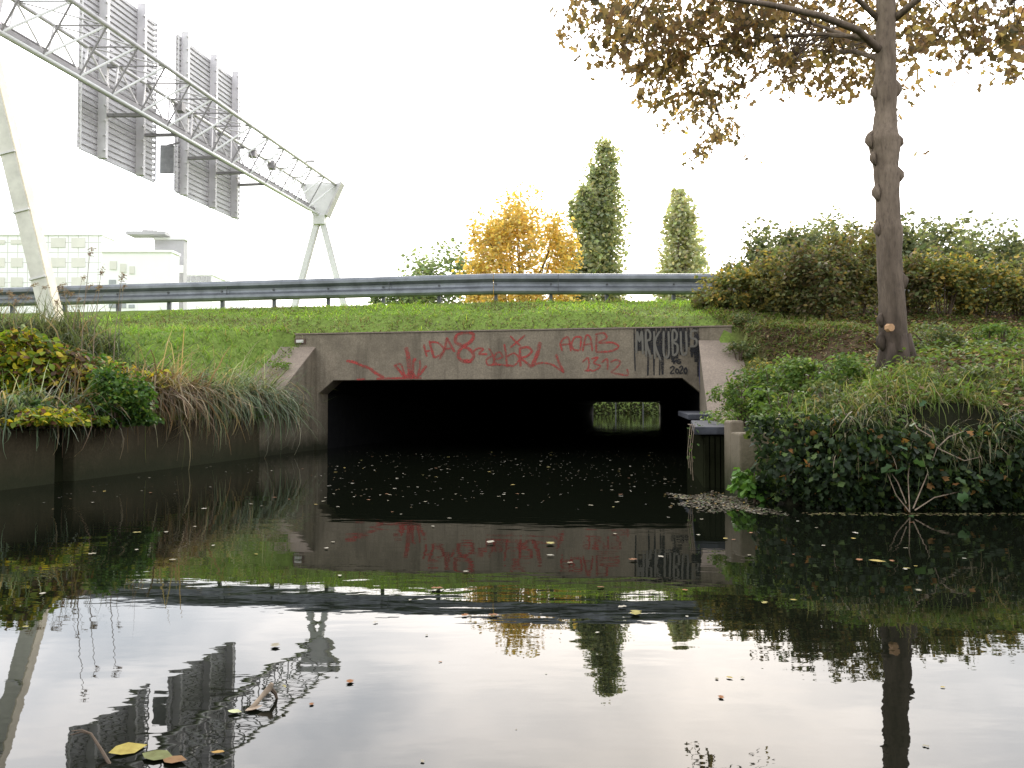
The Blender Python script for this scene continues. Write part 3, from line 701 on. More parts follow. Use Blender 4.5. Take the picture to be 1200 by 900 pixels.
for k, (px, yt, wd) in enumerate([(885, 282, 60), (930, 274, 75), (985, 272, 80), (1045, 275, 75), (1090, 270, 80), (1140, 274, 90), (1190, 262, 90), (1250, 258, 100)]):
    far_tree('hedge_tree', hd[k], px, 44 + (k % 3) * 2, yt - 5, wd * 1.6, HED, 15000, .25, group='treeline beyond the road on the right', lumps=40, base=1.0)

# ------------------------------------------------------------------ ground cover
def scatter(n, x0, x1, y0, y1, cond=None):
    x = rng.uniform(x0, x1, n); y = rng.uniform(y0, y1, n)
    k = ~is_water(x, y)
    if cond is not None: k &= cond(x, y)
    x = x[k]; y = y[k]
    return np.stack([x, y, ground(x, y)], 1)
LAWN = [(5, (.36, .60, .07)), (3, (.44, .62, .10)), (2, (.26, .44, .06)), (1., (.55, .50, .25))]
ROUGH = [(4, (.24, .42, .06)), (3, (.17, .32, .06)), (2, (.31, .42, .10)), (1., (.42, .38, .2))]
DRY = [(3, (.30, .25, .15)), (2, (.20, .15, .09)), (2, (.12, .14, .06))]
parts = []
P = scatter(52000, -13, 4.6, 12, 17.2, lambda x, y: (YRAIL(x) - y < 3.2 + .6 * np.sin(x * 3)) & (y > YH(x) + .5 * (x > xl)) | ((x > xl) & (x < xr) & (y > YH(x) + .42)))
patch = np.sin(P[:, 0] * 1.7 + np.sin(P[:, 1] * 2.3) * 1.5) * np.sin(P[:, 1] * 2.9 + P[:, 0] * .7)
C = pick(LAWN, len(P)) * (1 + .38 * patch)[:, None]
dryk = rng.uniform(0, 1, len(P)) < np.clip(.12 + .5 * (patch < -.3) + .75 * (P[:, 1] < YH(P[:, 0]) + .95), 0, .85)
C[dryk] = pick(DRY, dryk.sum())
tall = rng.uniform(0, 1, len(P)) < .10 + .25 * (patch > .5)
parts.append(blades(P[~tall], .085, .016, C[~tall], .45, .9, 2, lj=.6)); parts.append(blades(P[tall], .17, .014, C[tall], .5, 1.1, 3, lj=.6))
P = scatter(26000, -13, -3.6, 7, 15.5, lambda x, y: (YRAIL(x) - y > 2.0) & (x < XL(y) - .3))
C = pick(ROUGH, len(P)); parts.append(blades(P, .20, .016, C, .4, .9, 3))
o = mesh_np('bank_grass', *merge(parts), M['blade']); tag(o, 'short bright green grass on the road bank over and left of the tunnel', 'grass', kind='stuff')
parts = []
P = scatter(5000, 3.62, 5.4, 12.0, 15.0); P[:, 2] += rng.uniform(-.05, .12, len(P)); parts.append(blades(P, .13, .014, pick([(3, (.17, .26, .06)), (2, (.26, .3, .11)), (2, (.34, .28, .17))], len(P)), .7, 1.0, 2))
P = scatter(5000, 3.62, 5.4, 12.0, 15.0); P[:, 2] += rng.uniform(-.08, .1, len(P)); parts.append(leaves(P, .05, pick([(2, (.16, .11, .06)), (2, (.13, .19, .05))], len(P)), .3, .4, .8))
P = scatter(42000, 3.0, 13, 6.3, 16.4, lambda x, y: (x > XR(y) + .5) & (np.sin(x * 2.1 + y) * np.sin(y * 1.7 - x * .8) > -.35))
parts.append(blades(P, .12, .014, pick([(3, (.19, .30, .07)), (2, (.26, .32, .11)), (2, (.36, .30, .18))], len(P)), .6, 1.0, 2, lj=.6))
P = scatter(26000, 3.0, 13, 7.2, 16.2, lambda x, y: (x > XR(y) + .75) & (np.sin(x * 3.1 + y * 1.3) * np.sin(y * 2.3 - x * 1.1) > -.3)); P[:, 2] += rng.uniform(.01, .09, len(P))
parts.append(leaves(P, .05, pick([(3, (.13, .21, .05)), (2, (.19, .27, .07)), (1, (.25, .25, .1))], len(P)), .1, .8, .6))
P = scatter(26000, 2.3, 12, 6.3, 7.6, lambda x, y: (x > XR(y) + .3) & (rng.uniform(0, 1, x.shape) < .35 + .65 * (np.sin(x * 4) * np.sin(x * 1.7 + 1) > -.1)))
P[:, 2] = np.maximum(P[:, 2], .66)
parts.append(blades(P, .26, .010, pick([(4, (.15, .23, .05)), (2, (.22, .26, .08)), (1.8, (.36, .31, .18))], len(P)), .6, 1.3, 5, az=(0, -.3), lj=.6))
o = mesh_np('sparse_grass', *merge(parts), M['blade']); tag(o, 'thin tufts of grass and dry stalks on the brown right bank', 'grass', kind='stuff')
P = scatter(46000, 2.6, 13, 6.4, 16.4, lambda x, y: (x > XR(y) + .7)); P[:, 2] += rng.uniform(.01, .07, len(P))
V, fs, C = leaves(P, .05, pick([(4, (.20, .12, .07)), (3, (.12, .08, .045)), (2, (.32, .21, .13)), (1, (.40, .28, .11)), (3, (.10, .14, .04))], len(P)), 0, 1.0, .8)
o = mesh_np('leaf_litter', V, fs, C, M['litter']); tag(o, 'brown fallen leaves covering the slope round the tree', 'leaf litter', kind='stuff')

# ------------------------------------------------------------------ shrubs and herbs
def shrub(name, label, cat, c, rad, n, size, pal, group=None, lumps=14, lump=.38, stems=7, shape=LEAF, up=.3, droop=.4, aspect=.75, mat='leaf', smat='twig', floor=True):
    c = Vector(c); gz = c.z - rad[2] if not floor else float(ground(c.x, c.y))
    e = empty(name, (c.x, c.y, gz), label, cat, group)
    sb_ = MB()
    for k in range(stems):
        a = random.uniform(0, 6.28); ex = random.uniform(.2, .8)
        p = Vector((c.x + math.cos(a) * rad[0] * ex, c.y + math.sin(a) * rad[1] * ex, c.z + rad[2] * random.uniform(.1, .8)))
        b0 = Vector((c.x + math.cos(a) * rad[0] * .15, c.y + math.sin(a) * rad[1] * .15, gz - .05))
        sb_.tube([b0, b0.lerp(p, .5) + Vector((0, 0, rad[2] * .15)), p], [.014, .01, .004], 5)
    if stems: sb_.build('stem', M[smat], e)
    P = blob(c, rad, n, lumps, lump)
    if cat == 'shrub':
        sh_ = []
        for k in range(26):
            a = random.uniform(0, 6.28); r0_ = random.uniform(.3, .95); st_ = np.array([c.x + math.cos(a) * rad[0] * r0_, c.y + math.sin(a) * rad[1] * r0_, c.z + rad[2] * random.uniform(.2, .8)])
            en_ = st_ + np.array([random.uniform(-.25, .25), random.uniform(-.15, .15), random.uniform(.12, .42)])
            sh_.append(st_ + (en_ - st_) * rng.uniform(0, 1, (14, 1)) + rng.normal(0, .02, (14, 3)))
        P = np.concatenate([P] + sh_); n = len(P)
    if floor:
        g_ = ground(P[:, 0], P[:, 1]); P[:, 2] = np.maximum(P[:, 2], g_ + rng.uniform(0, .08, n))
    V, fs, C = leaves(P, size, pick(pal, n), droop, up, aspect, shape)
    mesh_np('foliage', V, fs, C, M[mat], e, loc=(c.x, c.y, gz))
    return e
SH1 = [(4, (.19, .21, .09)), (3, (.26, .24, .09)), (2, (.36, .30, .09)), (1.5, (.20, .15, .09)), (1, (.12, .15, .06))]
SHY = [(2, (.46, .36, .10)), (5, (.23, .27, .10)), (1.5, (.56, .40, .10)), (3, (.19, .20, .08))]
SHD = [(2.5, (.17, .15, .085)), (5, (.19, .22, .09)), (2, (.24, .18, .10)), (1, (.36, .27, .10))]
grp = 'autumn shrubs at the top of the right bank'
for px, py, Y, rx, rz, n, pal, lab in [
    (836, 343, 15.2, .32, .2, 600, SH1, 'small low shrub in front of the guardrail end, leftmost of the shrubs'),
    (870, 332, 15.0, .6, .42, 1700, SHY, 'yellow green shrub spilling over the guardrail'),
    (915, 325, 14.6, .6, .55, 2000, SH1, 'green shrub between the yellow one and the tangled brown one'),
    (962, 316, 14.2, .68, .72, 2600, SHD, 'largest tangled brown shrub left of the trunk'),
    (1005, 305, 14.6, .6, .75, 2200, SH1, 'tall olive shrub touching the trunk on its left'),
    (1068, 322, 14.6, .55, .50, 1500, SHD, 'brownish shrub just right of the trunk'),
    (1105, 320, 14.4, .55, .48, 1500, SHY, 'bright yellow shrub right of the trunk'),
    (1150, 328, 14.4, .6, .40, 1500, SHY, 'yellow shrub second from the right picture edge'),
    (1196, 330, 14.4, .6, .42, 1400, SH1, 'olive shrub at the right picture edge'),
    (1250, 328, 14.4, .7, .5, 1200, SH1, 'olive shrub beyond the right picture edge')]:
    c = at(px, py, Y); c.z -= .17; shrub('shrub', lab, 'shrub', c, (rx * 1.05, .5, rz * (.95 if px < 1040 else 1.0)), int(n * 2.1), .078, pal, grp, lumps=18, lump=.46, stems=9)
# left bank
YC = [(4, (.50, .42, .035)), (4, (.22, .30, .03)), (3, (.12, .19, .025)), (2, (.17, .09, .05))]
GC = [(5, (.06, .13, .025)), (3, (.09, .18, .03)), (1, (.20, .25, .04)), (1, (.03, .07, .02))]
BR = [(4, (.16, .10, .06)), (2, (.24, .16, .09)), (2, (.10, .12, .04)), (1, (.4, .3, .05))]
for px, py, Y, rx, rz, n, pal, sz, lab, nm in [
    (12, 428, 9.2, .6, .34, 1900, YC, .085, 'yellowing creeper mound at the left picture edge', 'creeper'),
    (70, 438, 9.5, .5, .30, 1500, BR, .075, 'brown withered creeper patch between two yellow mounds', 'creeper'),
    (118, 452, 9.6, .42, .22, 1100, YC, .075, 'yellow and green creeper patch above the leafy green bush', 'creeper'),
    (95, 430, 10.6, .55, .2, 1100, GC, .07, 'fresh green creeper patch behind the brown creeper', 'creeper'),
    (100, 492, 8.7, .38, .2, 800, YC, .07, 'low yellow leaved creeper hanging over the wall beside the open joint', 'creeper'),
    (30, 485, 8.2, .42, .16, 600, GC, .06, 'thin green creeper hanging at the left picture edge', 'creeper'),
    (55, 500, 7.95, .34, .16, 900, YC, .06, 'yellow green creeper spilling over the wall at the lower left edge', 'creeper'),
    (135, 480, 8.9, .42, .36, 3000, GC, .055, 'dense dark green bush leaning over the wall joint', 'bush'),
    (165, 448, 10.2, .4, .16, 700, YC, .07, 'thin yellow creeper strip behind the dry grass clumps', 'creeper')]:
    c = at(px, py, Y); shrub(nm, lab, nm, c, (rx * 1.05, .42, rz * 1.25), int(n * 1.4), sz, pal, 'creepers and bushes on the left bank', lumps=18, lump=.42, stems=6, droop=.55, up=.5)
DK = [(4, (.06, .095, .028)), (3, (.085, .13, .035)), (2, (.04, .06, .02))]
for px, py, Y, rx, rz, lab in [(160, 392, 12.6, .55, .22, 'feathery dark weed patch on the left slope, nearest the reeds'), (205, 398, 12.6, .6, .26, 'feathery dark weed patch in the middle of the left slope'), (255, 402, 12.9, .5, .2, 'feathery dark weed patch on the slope nearest the bridge'), (120, 400, 11.8, .5, .25, 'dark green weed patch below the reeds')]:
    c = at(px, py, Y); c.z = float(ground(c.x, c.y)) + rz * .45; shrub('weed_patch', lab, 'weeds', c, (rx, .5, rz), 2600, .045, DK, 'dark weeds on the left slope', lumps=22, stems=5, aspect=.4)
for px, py, Y, rx, rz, n, lab in [(185, 420, 11.6, .5, .16, 1300, 'bright leafy green patch on the lower left slope'), (235, 425, 12.2, .45, .15, 1200, 'bright leafy green patch behind the tallest dry sedge'), (285, 422, 12.8, .4, .13, 900, 'bright leafy green patch near the left wing wall'), (150, 425, 11.0, .45, .16, 1200, 'bright leafy green patch behind the yellow creepers'), (330, 408, 14.2, .2, .1, 250, 'small leafy green tuft by the end of the bridge beam')]:
    c = at(px, py, Y); c.z = float(ground(c.x, c.y)) + rz * .6; shrub('weed_patch', lab, 'weeds', c, (rx, .5, rz), n, .055, [(4, (.13, .23, .04)), (3, (.17, .28, .05)), (2, (.09, .15, .03))], 'leafy weeds on the left slope', lumps=22, lump=.45, stems=4, aspect=.6)
# hanging sedge clumps along the wall top
def sedge(px, lab, dry, L=1.0, n=230, zup=.12, back=.18):
    y = 6.199 / (.169 + (600 - px) / F)
    x = XL(y) - back; z = WT + zup
    e = empty('sedge_clump', (x, y, z), lab, 'sedge clump', 'sedge clumps hanging over the left wall')
    pal = [(4, (.30, .23, .15)), (3, (.20, .14, .09)), (2, (.38, .31, .21)), (1, (.15, .17, .10))] if dry else [(4, (.20, .26, .17)), (3, (.15, .20, .12)), (2, (.33, .35, .27)), (1.5, (.38, .31, .21)), (1, (.09, .13, .07))]
    P = np.array([x, y, z]) + rng.normal(0, 1, (n, 3)) * np.array([.10, .17, .05])
    P[:, 1] += rng.normal(0, .12, n)
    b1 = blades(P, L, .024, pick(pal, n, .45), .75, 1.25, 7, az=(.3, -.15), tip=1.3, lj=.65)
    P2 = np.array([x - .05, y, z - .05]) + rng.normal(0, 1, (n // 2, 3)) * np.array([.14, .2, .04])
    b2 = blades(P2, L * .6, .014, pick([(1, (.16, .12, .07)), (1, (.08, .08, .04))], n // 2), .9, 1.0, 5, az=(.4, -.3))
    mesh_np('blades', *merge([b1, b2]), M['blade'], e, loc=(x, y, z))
for i, (px, dry, L, lab) in enumerate([(163, 1, .75, 'dry brown sedge clump right beside the green bush'), (185, 1, .95, 'dry sedge clump second from the green bush'), (207, 1, 1.05, 'tallest dry brown sedge clump over the wall'), (228, 1, .95, 'brown sedge clump where dry turns to grey green'), (250, 0, .95, 'grey green sedge clump next to the brown ones'),
        (270, 0, 1.0, 'grey green sedge clump in the middle of the wall'), (290, 0, 1.05, 'bluish sedge clump left of the pair near the wing wall'), (308, 0, 1.05, 'bluish sedge clump third from the wing wall'), (325, 0, 1.0, 'sedge clump at the foot of the wing wall'), (340, 0, .75, 'small sedge clump spilling past the wing wall foot'),
        (20, 0, .6, 'short grey green sedge clump at the left picture edge'), (52, 0, .6, 'short grey green sedge clump above the left wall panel'), (84, 0, .65, 'sedge clump just left of the open wall joint'), (106, 1, .75, 'dry sedge trailing down into the open wall joint')]):
    sedge(px, lab, dry, L * (.62 + .25 * ((i * 7) % 5) / 4), zup=.26 if 150 < px < 335 else .1, n=340 if px > 150 else 200)
# straw on the wing wall
P = np.array([XL(13.4) - .3, 13.4, 1.2]) + rng.normal(0, 1, (160, 3)) * np.array([.16, .35, .04]); P[:, 2] = 1.0 + (P[:, 1] - 13.0) * .6 + .03
V, fs, C = blades(P, .28, .012, pick([(1, (.38, .30, .20)), (1, (.26, .19, .12))], 160), 1.2, .5, 3)
o = mesh_np('straw', V, fs, C, M['blade']); tag(o, 'loose dry straw lying on the sloped left wing wall', 'straw', kind='stuff')
# reeds with plumes at far left
for k, (px, py, Y, n, lab) in enumerate([(10, 372, 12.6, 340, 'reed clump at the left picture edge below the pylon leg'), (45, 370, 12.8, 340, 'reed clump in front of the pylon leg base'), (78, 368, 13.2, 300, 'plumed reed clump right of the pylon leg'), (110, 374, 13.0, 220, 'shorter reed clump at the right end of the reeds'), (-25, 368, 12.4, 150, 'reed clump beyond the left picture edge')]):
    c = at(px, py, Y); gz = float(ground(c.x, c.y))
    e = empty('reed_clump', (c.x, c.y, gz), lab, 'reeds', 'reeds at the top of the left bank')
    P = np.stack([c.x + rng.normal(0, .28, n), c.y + rng.normal(0, .3, n), np.zeros(n)], 1); P[:, 2] = ground(P[:, 0], P[:, 1])
    Lh = max(.5, c.z - gz + .25)
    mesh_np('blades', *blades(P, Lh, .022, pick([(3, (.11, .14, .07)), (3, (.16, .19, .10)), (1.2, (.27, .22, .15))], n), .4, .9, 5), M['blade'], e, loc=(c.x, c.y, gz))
    sm_ = MB(); pp = []
    for j in range(5):
        bx_ = c.x + random.uniform(-.4, .4); by_ = c.y + random.uniform(-.3, .3); g0 = float(ground(bx_, by_)); hh = Lh * random.uniform(1.0, 1.45); lx = random.uniform(-.1, .3)
        tp = Vector((bx_ + lx, by_, g0 + hh)); sm_.tube([(bx_, by_, g0), (bx_ + lx * .4, by_, g0 + hh * .6), tp], [.006, .005, .003], 4)
        m_ = 40; t = rng.uniform(0, 1, m_)
        pp.append(np.stack([tp.x + lx * .35 * t + rng.normal(0, .012, m_), by_ + rng.normal(0, .015, m_), tp.z - .02 + t * .15 - .1 * t * t + rng.normal(0, .012, m_)], 1))
    sm_.build('stalk', M['paletwig'], e)
    for P in pp:
        V, fs, C = leaves(P, .04, pick([(1, (.22, .15, .11)), (1, (.30, .23, .18))], len(P)), .3, 0, .3)
        mesh_np('plume', V, fs, C, M['blade'], e, loc=(c.x, c.y, gz))
for px, py0, Y, lab in [(105, 300, 9.8, 'thin reed stalk with a dark plume crossing the guardrail'), (142, 330, 9.8, 'bent reed stalk with a thin plume above the slope grass'), (118, 322, 10.2, 'short reed stalk with a split plume by the guardrail')]:
    tp = at(px, py0, Y); x0 = tp.x - .1; g0 = float(ground(x0, Y))
    e = empty('reed_stalk', (x0, Y, g0), lab, 'reed')
    MB().tube([(x0, Y, g0), (x0 + .03, Y, g0 + (tp.z - g0) * .6), tp], [.006, .005, .003], 5).build('stalk', M['paletwig'], e)
    t = rng.uniform(0, 1, 60); P = np.stack([tp.x + t * .03 + rng.normal(0, .012, 60), Y + rng.normal(0, .012, 60), tp.z + t * .10 + rng.normal(0, .01, 60)], 1)
    V, fs, C = leaves(P, .03, pick([(1, (.22, .14, .1))], 60), .2, 0, .4); mesh_np('plume', V, fs, C, M['blade'], e, loc=(x0, Y, g0))

# right bank: ivy curtain, herbs
HB0 = [(3, (.10, .17, .04)), (3, (.06, .11, .03)), (1, (.2, .22, .08))]
IVY = [(5, (.022, .040, .016)), (3, (.04, .068, .024)), (1.2, (.09, .14, .035)), (.25, (.28, .15, .05))]
n = 12000
x = 2.02 + rng.uniform(0, 1, n) ** 1.1 * 5.0; zt = rng.uniform(0, 1, n) ** 1.15 * (.92 + .08 * np.sin(x * 3.3))
prot = .30 * np.sin(np.clip(zt, 0, 1) * 3.1) + .10 * np.sin(x * 5) * np.sin(zt * 7 + x)
P = np.stack([x, 6.42 - prot - rng.uniform(0, .18, n) + np.clip(2.45 - x, 0, 1) * 1.3, .02 + zt * .74], 1)
k = rng.uniform(0, 1, n) < np.where(x > 3.4, .7, 1.0); P = P[k]
h_ = len(P) // 2
V, fs, C = merge([leaves(P[:h_], .052, pick(IVY, h_), .75, .15, .95, LOBE), leaves(P[h_:], .045, pick(IVY, len(P) - h_), .75, .15, .8)])
nd = 3000
xd = rng.uniform(2.5, 7, nd); zd = .35 + .4 * rng.uniform(0, 1, nd) * (.8 + .3 * np.sin(xd * 5))
Pd = np.stack([xd, 6.16 + .3 * (zd - .35) - rng.uniform(0, .12, nd), zd + .04], 1)
V2 = blades(Pd, .20, .012, pick([(3, (.12, .17, .05)), (3, (.22, .20, .10)), (2, (.32, .27, .17)), (2, (.05, .07, .03))], nd), 1.3, 1.0, 5, az=(0, -.4), lj=.7)
V3 = leaves(Pd[:1500] + rng.normal(0, .03, (1500, 3)), .045, pick(HB0, 1500), .6, .3, .7)
V, fs, C = merge([(V, fs, C), V2, V3])
o = mesh_np('ivy', V, fs, C, M['leaf']); tag(o, 'dark ivy curtain hanging over the right bank edge', 'ivy', kind='stuff')
n = 5200
P = scatter(n, 2.2, 8, 6.3, 9.6, lambda x, y: x > XR(y) + .12); P[:, 2] = np.maximum(P[:, 2], .6) + rng.uniform(0, .16, len(P))
V, fs, C = leaves(P, .06, pick([(4, (.12, .19, .045)), (2, (.17, .26, .06)), (2, (.08, .12, .04)), (.8, (.28, .28, .09))], len(P)), .2, .7, .6)
o = mesh_np('undergrowth', V, fs, C, M['leaf']); tag(o, 'low leafy undergrowth along the top of the right bank edge', 'undergrowth', kind='stuff')
HB = [(4, (.12, .20, .045)), (3, (.17, .27, .06)), (2, (.08, .13, .035)), (1, (.26, .30, .09))]
HG = [(3, (.13, .18, .07)), (3, (.18, .22, .09)), (2, (.09, .12, .05)), (1, (.3, .25, .13))]
gg = 'leafy herbs on the right bank'
for px, py, Y, rx, rz, n, pal, sz, lab in [
    (872, 452, 9.0, .34, .28, 1700, HB, .05, 'leafy green herb clump against the pale sloping coping'),
    (905, 432, 9.2, .36, .30, 1700, HB, .055, 'tall leafy herb clump behind the concrete block'),
    (945, 425, 8.6, .36, .28, 1700, HB, .055, 'light green herb clump between coping and tree'),
    (985, 440, 8.0, .34, .24, 1500, HB, .05, 'herb clump in front and left of the tree base'),
    (915, 478, 7.4, .36, .2, 1400, HB, .055, 'bright leafy herb clump at the bank edge over the ivy'),
    (975, 480, 7.2, .34, .2, 1400, HG, .05, 'grey green herb clump at the bank edge below the tree'),
    (868, 408, 11.0, .32, .18, 900, HG, .05, 'small grey leafed herb clump on top of the pale coping'),
    (930, 385, 11.5, .36, .22, 900, HG, .055, 'grey leafed herb clump high on the slope left of the tree'),
    (872, 384, 13.7, .3, .16, 800, HG, .05, 'grey green herb clump behind the end of the bridge beam'),
    (866, 392, 12.9, .26, .16, 700, HG, .05, 'small grey green herb clump against the end of the bridge beam'),
    (895, 378, 12.0, .3, .18, 500, SHY, .06, 'small orange tinged herb clump near the bridge end'),
    (1095, 405, 9.6, .38, .2, 1100, HG, .05, 'green herb clump just right of the tree base'),
    (1165, 392, 9.6, .4, .18, 1000, HB, .05, 'green herb clump near the right picture edge'),
    (1120, 470, 7.2, .4, .14, 1000, HG, .045, 'pale herb clump at the bank edge right of the tree')]:
    c = at(px, py, Y); g0 = float(ground(c.x, c.y)); c.z = max(g0 + rz * .6, min(c.z, g0 + rz * 1.2))
    shrub('herb_clump', lab, 'herbs', c, (rx, .34, rz), n, sz, pal, gg, lumps=16, lump=.4, stems=9, aspect=.55, up=.5)
# bramble with bare twigs and large leaves over the water
c = at(1066, 598, 5.95); e = empty('bramble', (c.x, c.y, 0), 'pale bare twigs with a few large leaves over the water edge', 'bramble')
tw = MB()
for pts in [[(1066, 600), (1064, 560), (1068, 520), (1075, 505)], [(1070, 596), (1085, 560), (1098, 525), (1092, 505), (1080, 500)], [(1062, 590), (1052, 565), (1045, 555)], [(1098, 525), (1112, 512), (1130, 505)], [(1072, 598), (1095, 583), (1130, 575), (1160, 560)], [(1066, 600), (1050, 580), (1042, 560), (1036, 545)], [(1092, 512), (1075, 502), (1068, 490)], [(1098, 525), (1130, 540), (1150, 535)]]:
    q_ = [at(a, b_, 5.92 + .05 * i) for i, (a, b_) in enumerate(pts)]; MB().tube(q_, [.005] + [.004] * (len(q_) - 2) + [.002], 5).build('twig', M['paletwig'], e)
P = np.array([tuple(at(a, b_, 5.85)) for a, b_ in [(1036, 555), (1045, 545), (1062, 548), (1070, 540), (1055, 530), (1066, 604), (1120, 560), (1135, 580), (1075, 495), (1030, 560), (1138, 583), (1085, 470), (1052, 523)]])
for p_ in P:
    V, fs, C = leaves(p_[None], .08, pick([(1, (.08, .15, .05)), (1, (.05, .11, .045))], 1), .6, .9, .9, LOBE, .3); mesh_np('leaf', V, fs, C, M['leaf'], e, loc=(c.x, c.y, 0))
# bright plant at the water edge by the block and trailing vine on the ledge
c = at(885, 585, 6.75); shrub('water_plant', 'bright green leafy plant at the water line below the concrete block', 'plant', (c.x, c.y, .16), (.17, .16, .16), 190, .08, [(1, (.12, .25, .04)), (1, (.08, .17, .03))], lumps=8, stems=4, shape=LOBE, floor=False)
e = empty('vine', (1.80, 7.84, .6), 'thin vine trailing off the dark ledge to the water', 'vine')
tw = MB()
for k in range(4):
    x = 1.80 - .02 * k + (.06 if k > 2 else 0); tw.tube([(x + .1, 8.4, .62), (x, 7.84, .62), (x - .04, 7.8, .35), (x - .02, 7.82, .08 + .06 * k)], .003, 4)
tw.build('stem', M['paletwig'], e)
P = np.array([(1.77, 7.82, .5), (1.75, 7.8, .42), (1.8, 7.86, .6), (1.95, 8.1, .63), (1.86, 8.0, .63), (1.76, 7.8, .33)] * 3) + rng.normal(0, .03, (18, 3))
V, fs, C = leaves(P, .04, pick(GC, 18), .5, .3, .8); mesh_np('foliage', V, fs, C, M['leaf'], e, loc=(1.80, 7.84, .6))
P = np.stack([rng.uniform(2.0, 2.9, 420), rng.uniform(8.2, 10.8, 420), .62 + rng.uniform(0, .14, 420)], 1); P = P[P[:, 0] > XR(P[:, 1]) - .22]
V, fs, C = leaves(P, .05, pick(HB, len(P)), .3, .6, .7); o = mesh_np('ground_creeper', V, fs, C, M['leaf']); tag(o, 'small leafed creeper growing over the rear of the dark ledge', 'ground cover', kind='stuff')

# ------------------------------------------------------------------ the near tree
TX, TY = 3.95, 8.2; tz = float(ground(TX, TY)) - .08
tree = empty('tree', (TX, TY, tz), 'large near tree with a knobbly pale trunk and browning leaves on the right bank', 'tree')
rows = [(436, 1050, 27), (420, 1049, 21), (400, 1048, 19.5), (380, 1046, 18.5), (345, 1045, 17.5), (300, 1042, 16.5), (270, 1042, 18.5), (262, 1041, 17), (230, 1040, 16), (205, 1039, 17.5), (195, 1038, 16.5), (172, 1037, 21), (164, 1036, 22), (152, 1037, 17), (130, 1038, 14.5), (108, 1037, 17), (100, 1037, 16.5), (85, 1038, 14), (50, 1038, 13.5), (0, 1038, 13), (-60, 1040, 12), (-130, 1036, 10), (-220, 1042, 8), (-320, 1040, 5)]
tb = MB(); pts = []; rad = []
for py, px, r_ in rows: pts.append(at(px, py, TY)); rad.append(r_ * .82 / F * TY)
# finer rings so that the bark has relief
P2 = []; R2 = []
for i in range(len(pts) - 1):
    for t in np.linspace(0, 1, 3, endpoint=False): P2.append(pts[i].lerp(pts[i + 1], t)); R2.append(rad[i] * (1 - t) + rad[i + 1] * t)
P2.append(pts[-1]); R2.append(rad[-1])
tb.tube(P2, R2, 18, wob=.035)
for k in range(7):   # root flare
    a = k * .9 + .3; tb.tube([(TX + math.cos(a) * .07 + .03, TY + math.sin(a) * .07, tz + .45), (TX + math.cos(a) * .15 + .03, TY + math.sin(a) * .15, tz + .16), (TX + math.cos(a) * .28 + .03, TY + math.sin(a) * .28, tz - .08)], [.07, .055, .02], 8)
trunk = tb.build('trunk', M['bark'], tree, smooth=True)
for py, side in ((164, -1), (166, 1), (108, -1), (104, 1), (268, -1), (205, 1), (185, -1), (400, -1), (330, 1), (225, -1), (375, -1)):
    tx = np.interp(py, [r_[0] for r_ in rows[::-1]], [r_[1] for r_ in rows[::-1]]); tr = np.interp(py, [r_[0] for r_ in rows[::-1]], [r_[2] for r_ in rows[::-1]]) * .86
    p = at(tx + side * (tr - 2), py, TY - .03); q_ = random.uniform(.7, 1.15)
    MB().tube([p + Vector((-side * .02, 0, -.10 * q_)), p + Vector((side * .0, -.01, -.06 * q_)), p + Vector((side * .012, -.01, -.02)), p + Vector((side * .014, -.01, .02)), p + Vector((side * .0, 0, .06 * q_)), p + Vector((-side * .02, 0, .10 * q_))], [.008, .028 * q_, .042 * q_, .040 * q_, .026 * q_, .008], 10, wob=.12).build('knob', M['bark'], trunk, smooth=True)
p = at(1043, 384, TY - .17); MB().tube([p + Vector((-.01, .02, -.0)), p + Vector((.0, -.03, 0))], [.045, .04], 8).build('pruning_scar', M['cut'], trunk)
# limbs, then leaf clusters hanging from them
limbs = [[(1032, 60, 8.2), (1005, 35, 7.9), (960, 18, 7.6), (900, 5, 7.3), (830, -5, 7.0), (760, -8, 6.9), (690, 0, 6.9)],
         [(1034, 70, 8.2), (1000, 60, 9.0), (950, 60, 9.8), (890, 85, 11.5), (840, 125, 12.6)], [(1034, 45, 8.2), (960, 40, 9.2), (880, 45, 10.0), (800, 60, 10.5), (740, 50, 10.6)],
         [(1032, 25, 8.2), (985, -20, 8.2), (930, -45, 8.0), (860, -60, 7.6), (790, -55, 7.4)],
         [(1036, 50, 8.2), (1000, 45, 8.7), (960, 30, 9.2), (920, 20, 9.6), (880, 30, 9.8)],
         [(1044, 25, 8.2), (1075, 0, 8.0), (1110, -25, 7.8), (1160, -30, 7.6), (1230, -10, 7.4)],
         [(1044, -40, 8.2), (1090, -80, 8.6), (1160, -110, 9.0), (1250, -120, 9.2)],
         [(1034, -80, 8.2), (980, -140, 8.0), (900, -190, 7.6), (820, -200, 7.2)],
         [(1038, -120, 8.2), (1050, -200, 7.2), (1060, -260, 6.4)], [(1038, -160, 8.2), (1020, -260, 9.4), (1000, -330, 10.2)]]
lb = MB(); LP = []
for L_ in limbs:
    q_ = [at(a, b_, y) for a, b_, y in L_]; r0 = .042 if L_ not in limbs[1:5] else .03
    lb.tube(q_, [r0 * (1 - .8 * i / (len(q_) - 1)) for i in range(len(q_))], 8)
    for a_, b_ in zip(q_[:-1], q_[1:]):
        for t in np.linspace(0, 1, 6): LP.append(a_.lerp(b_, t))
lb.build('limb', M['bark'], tree, smooth=True)
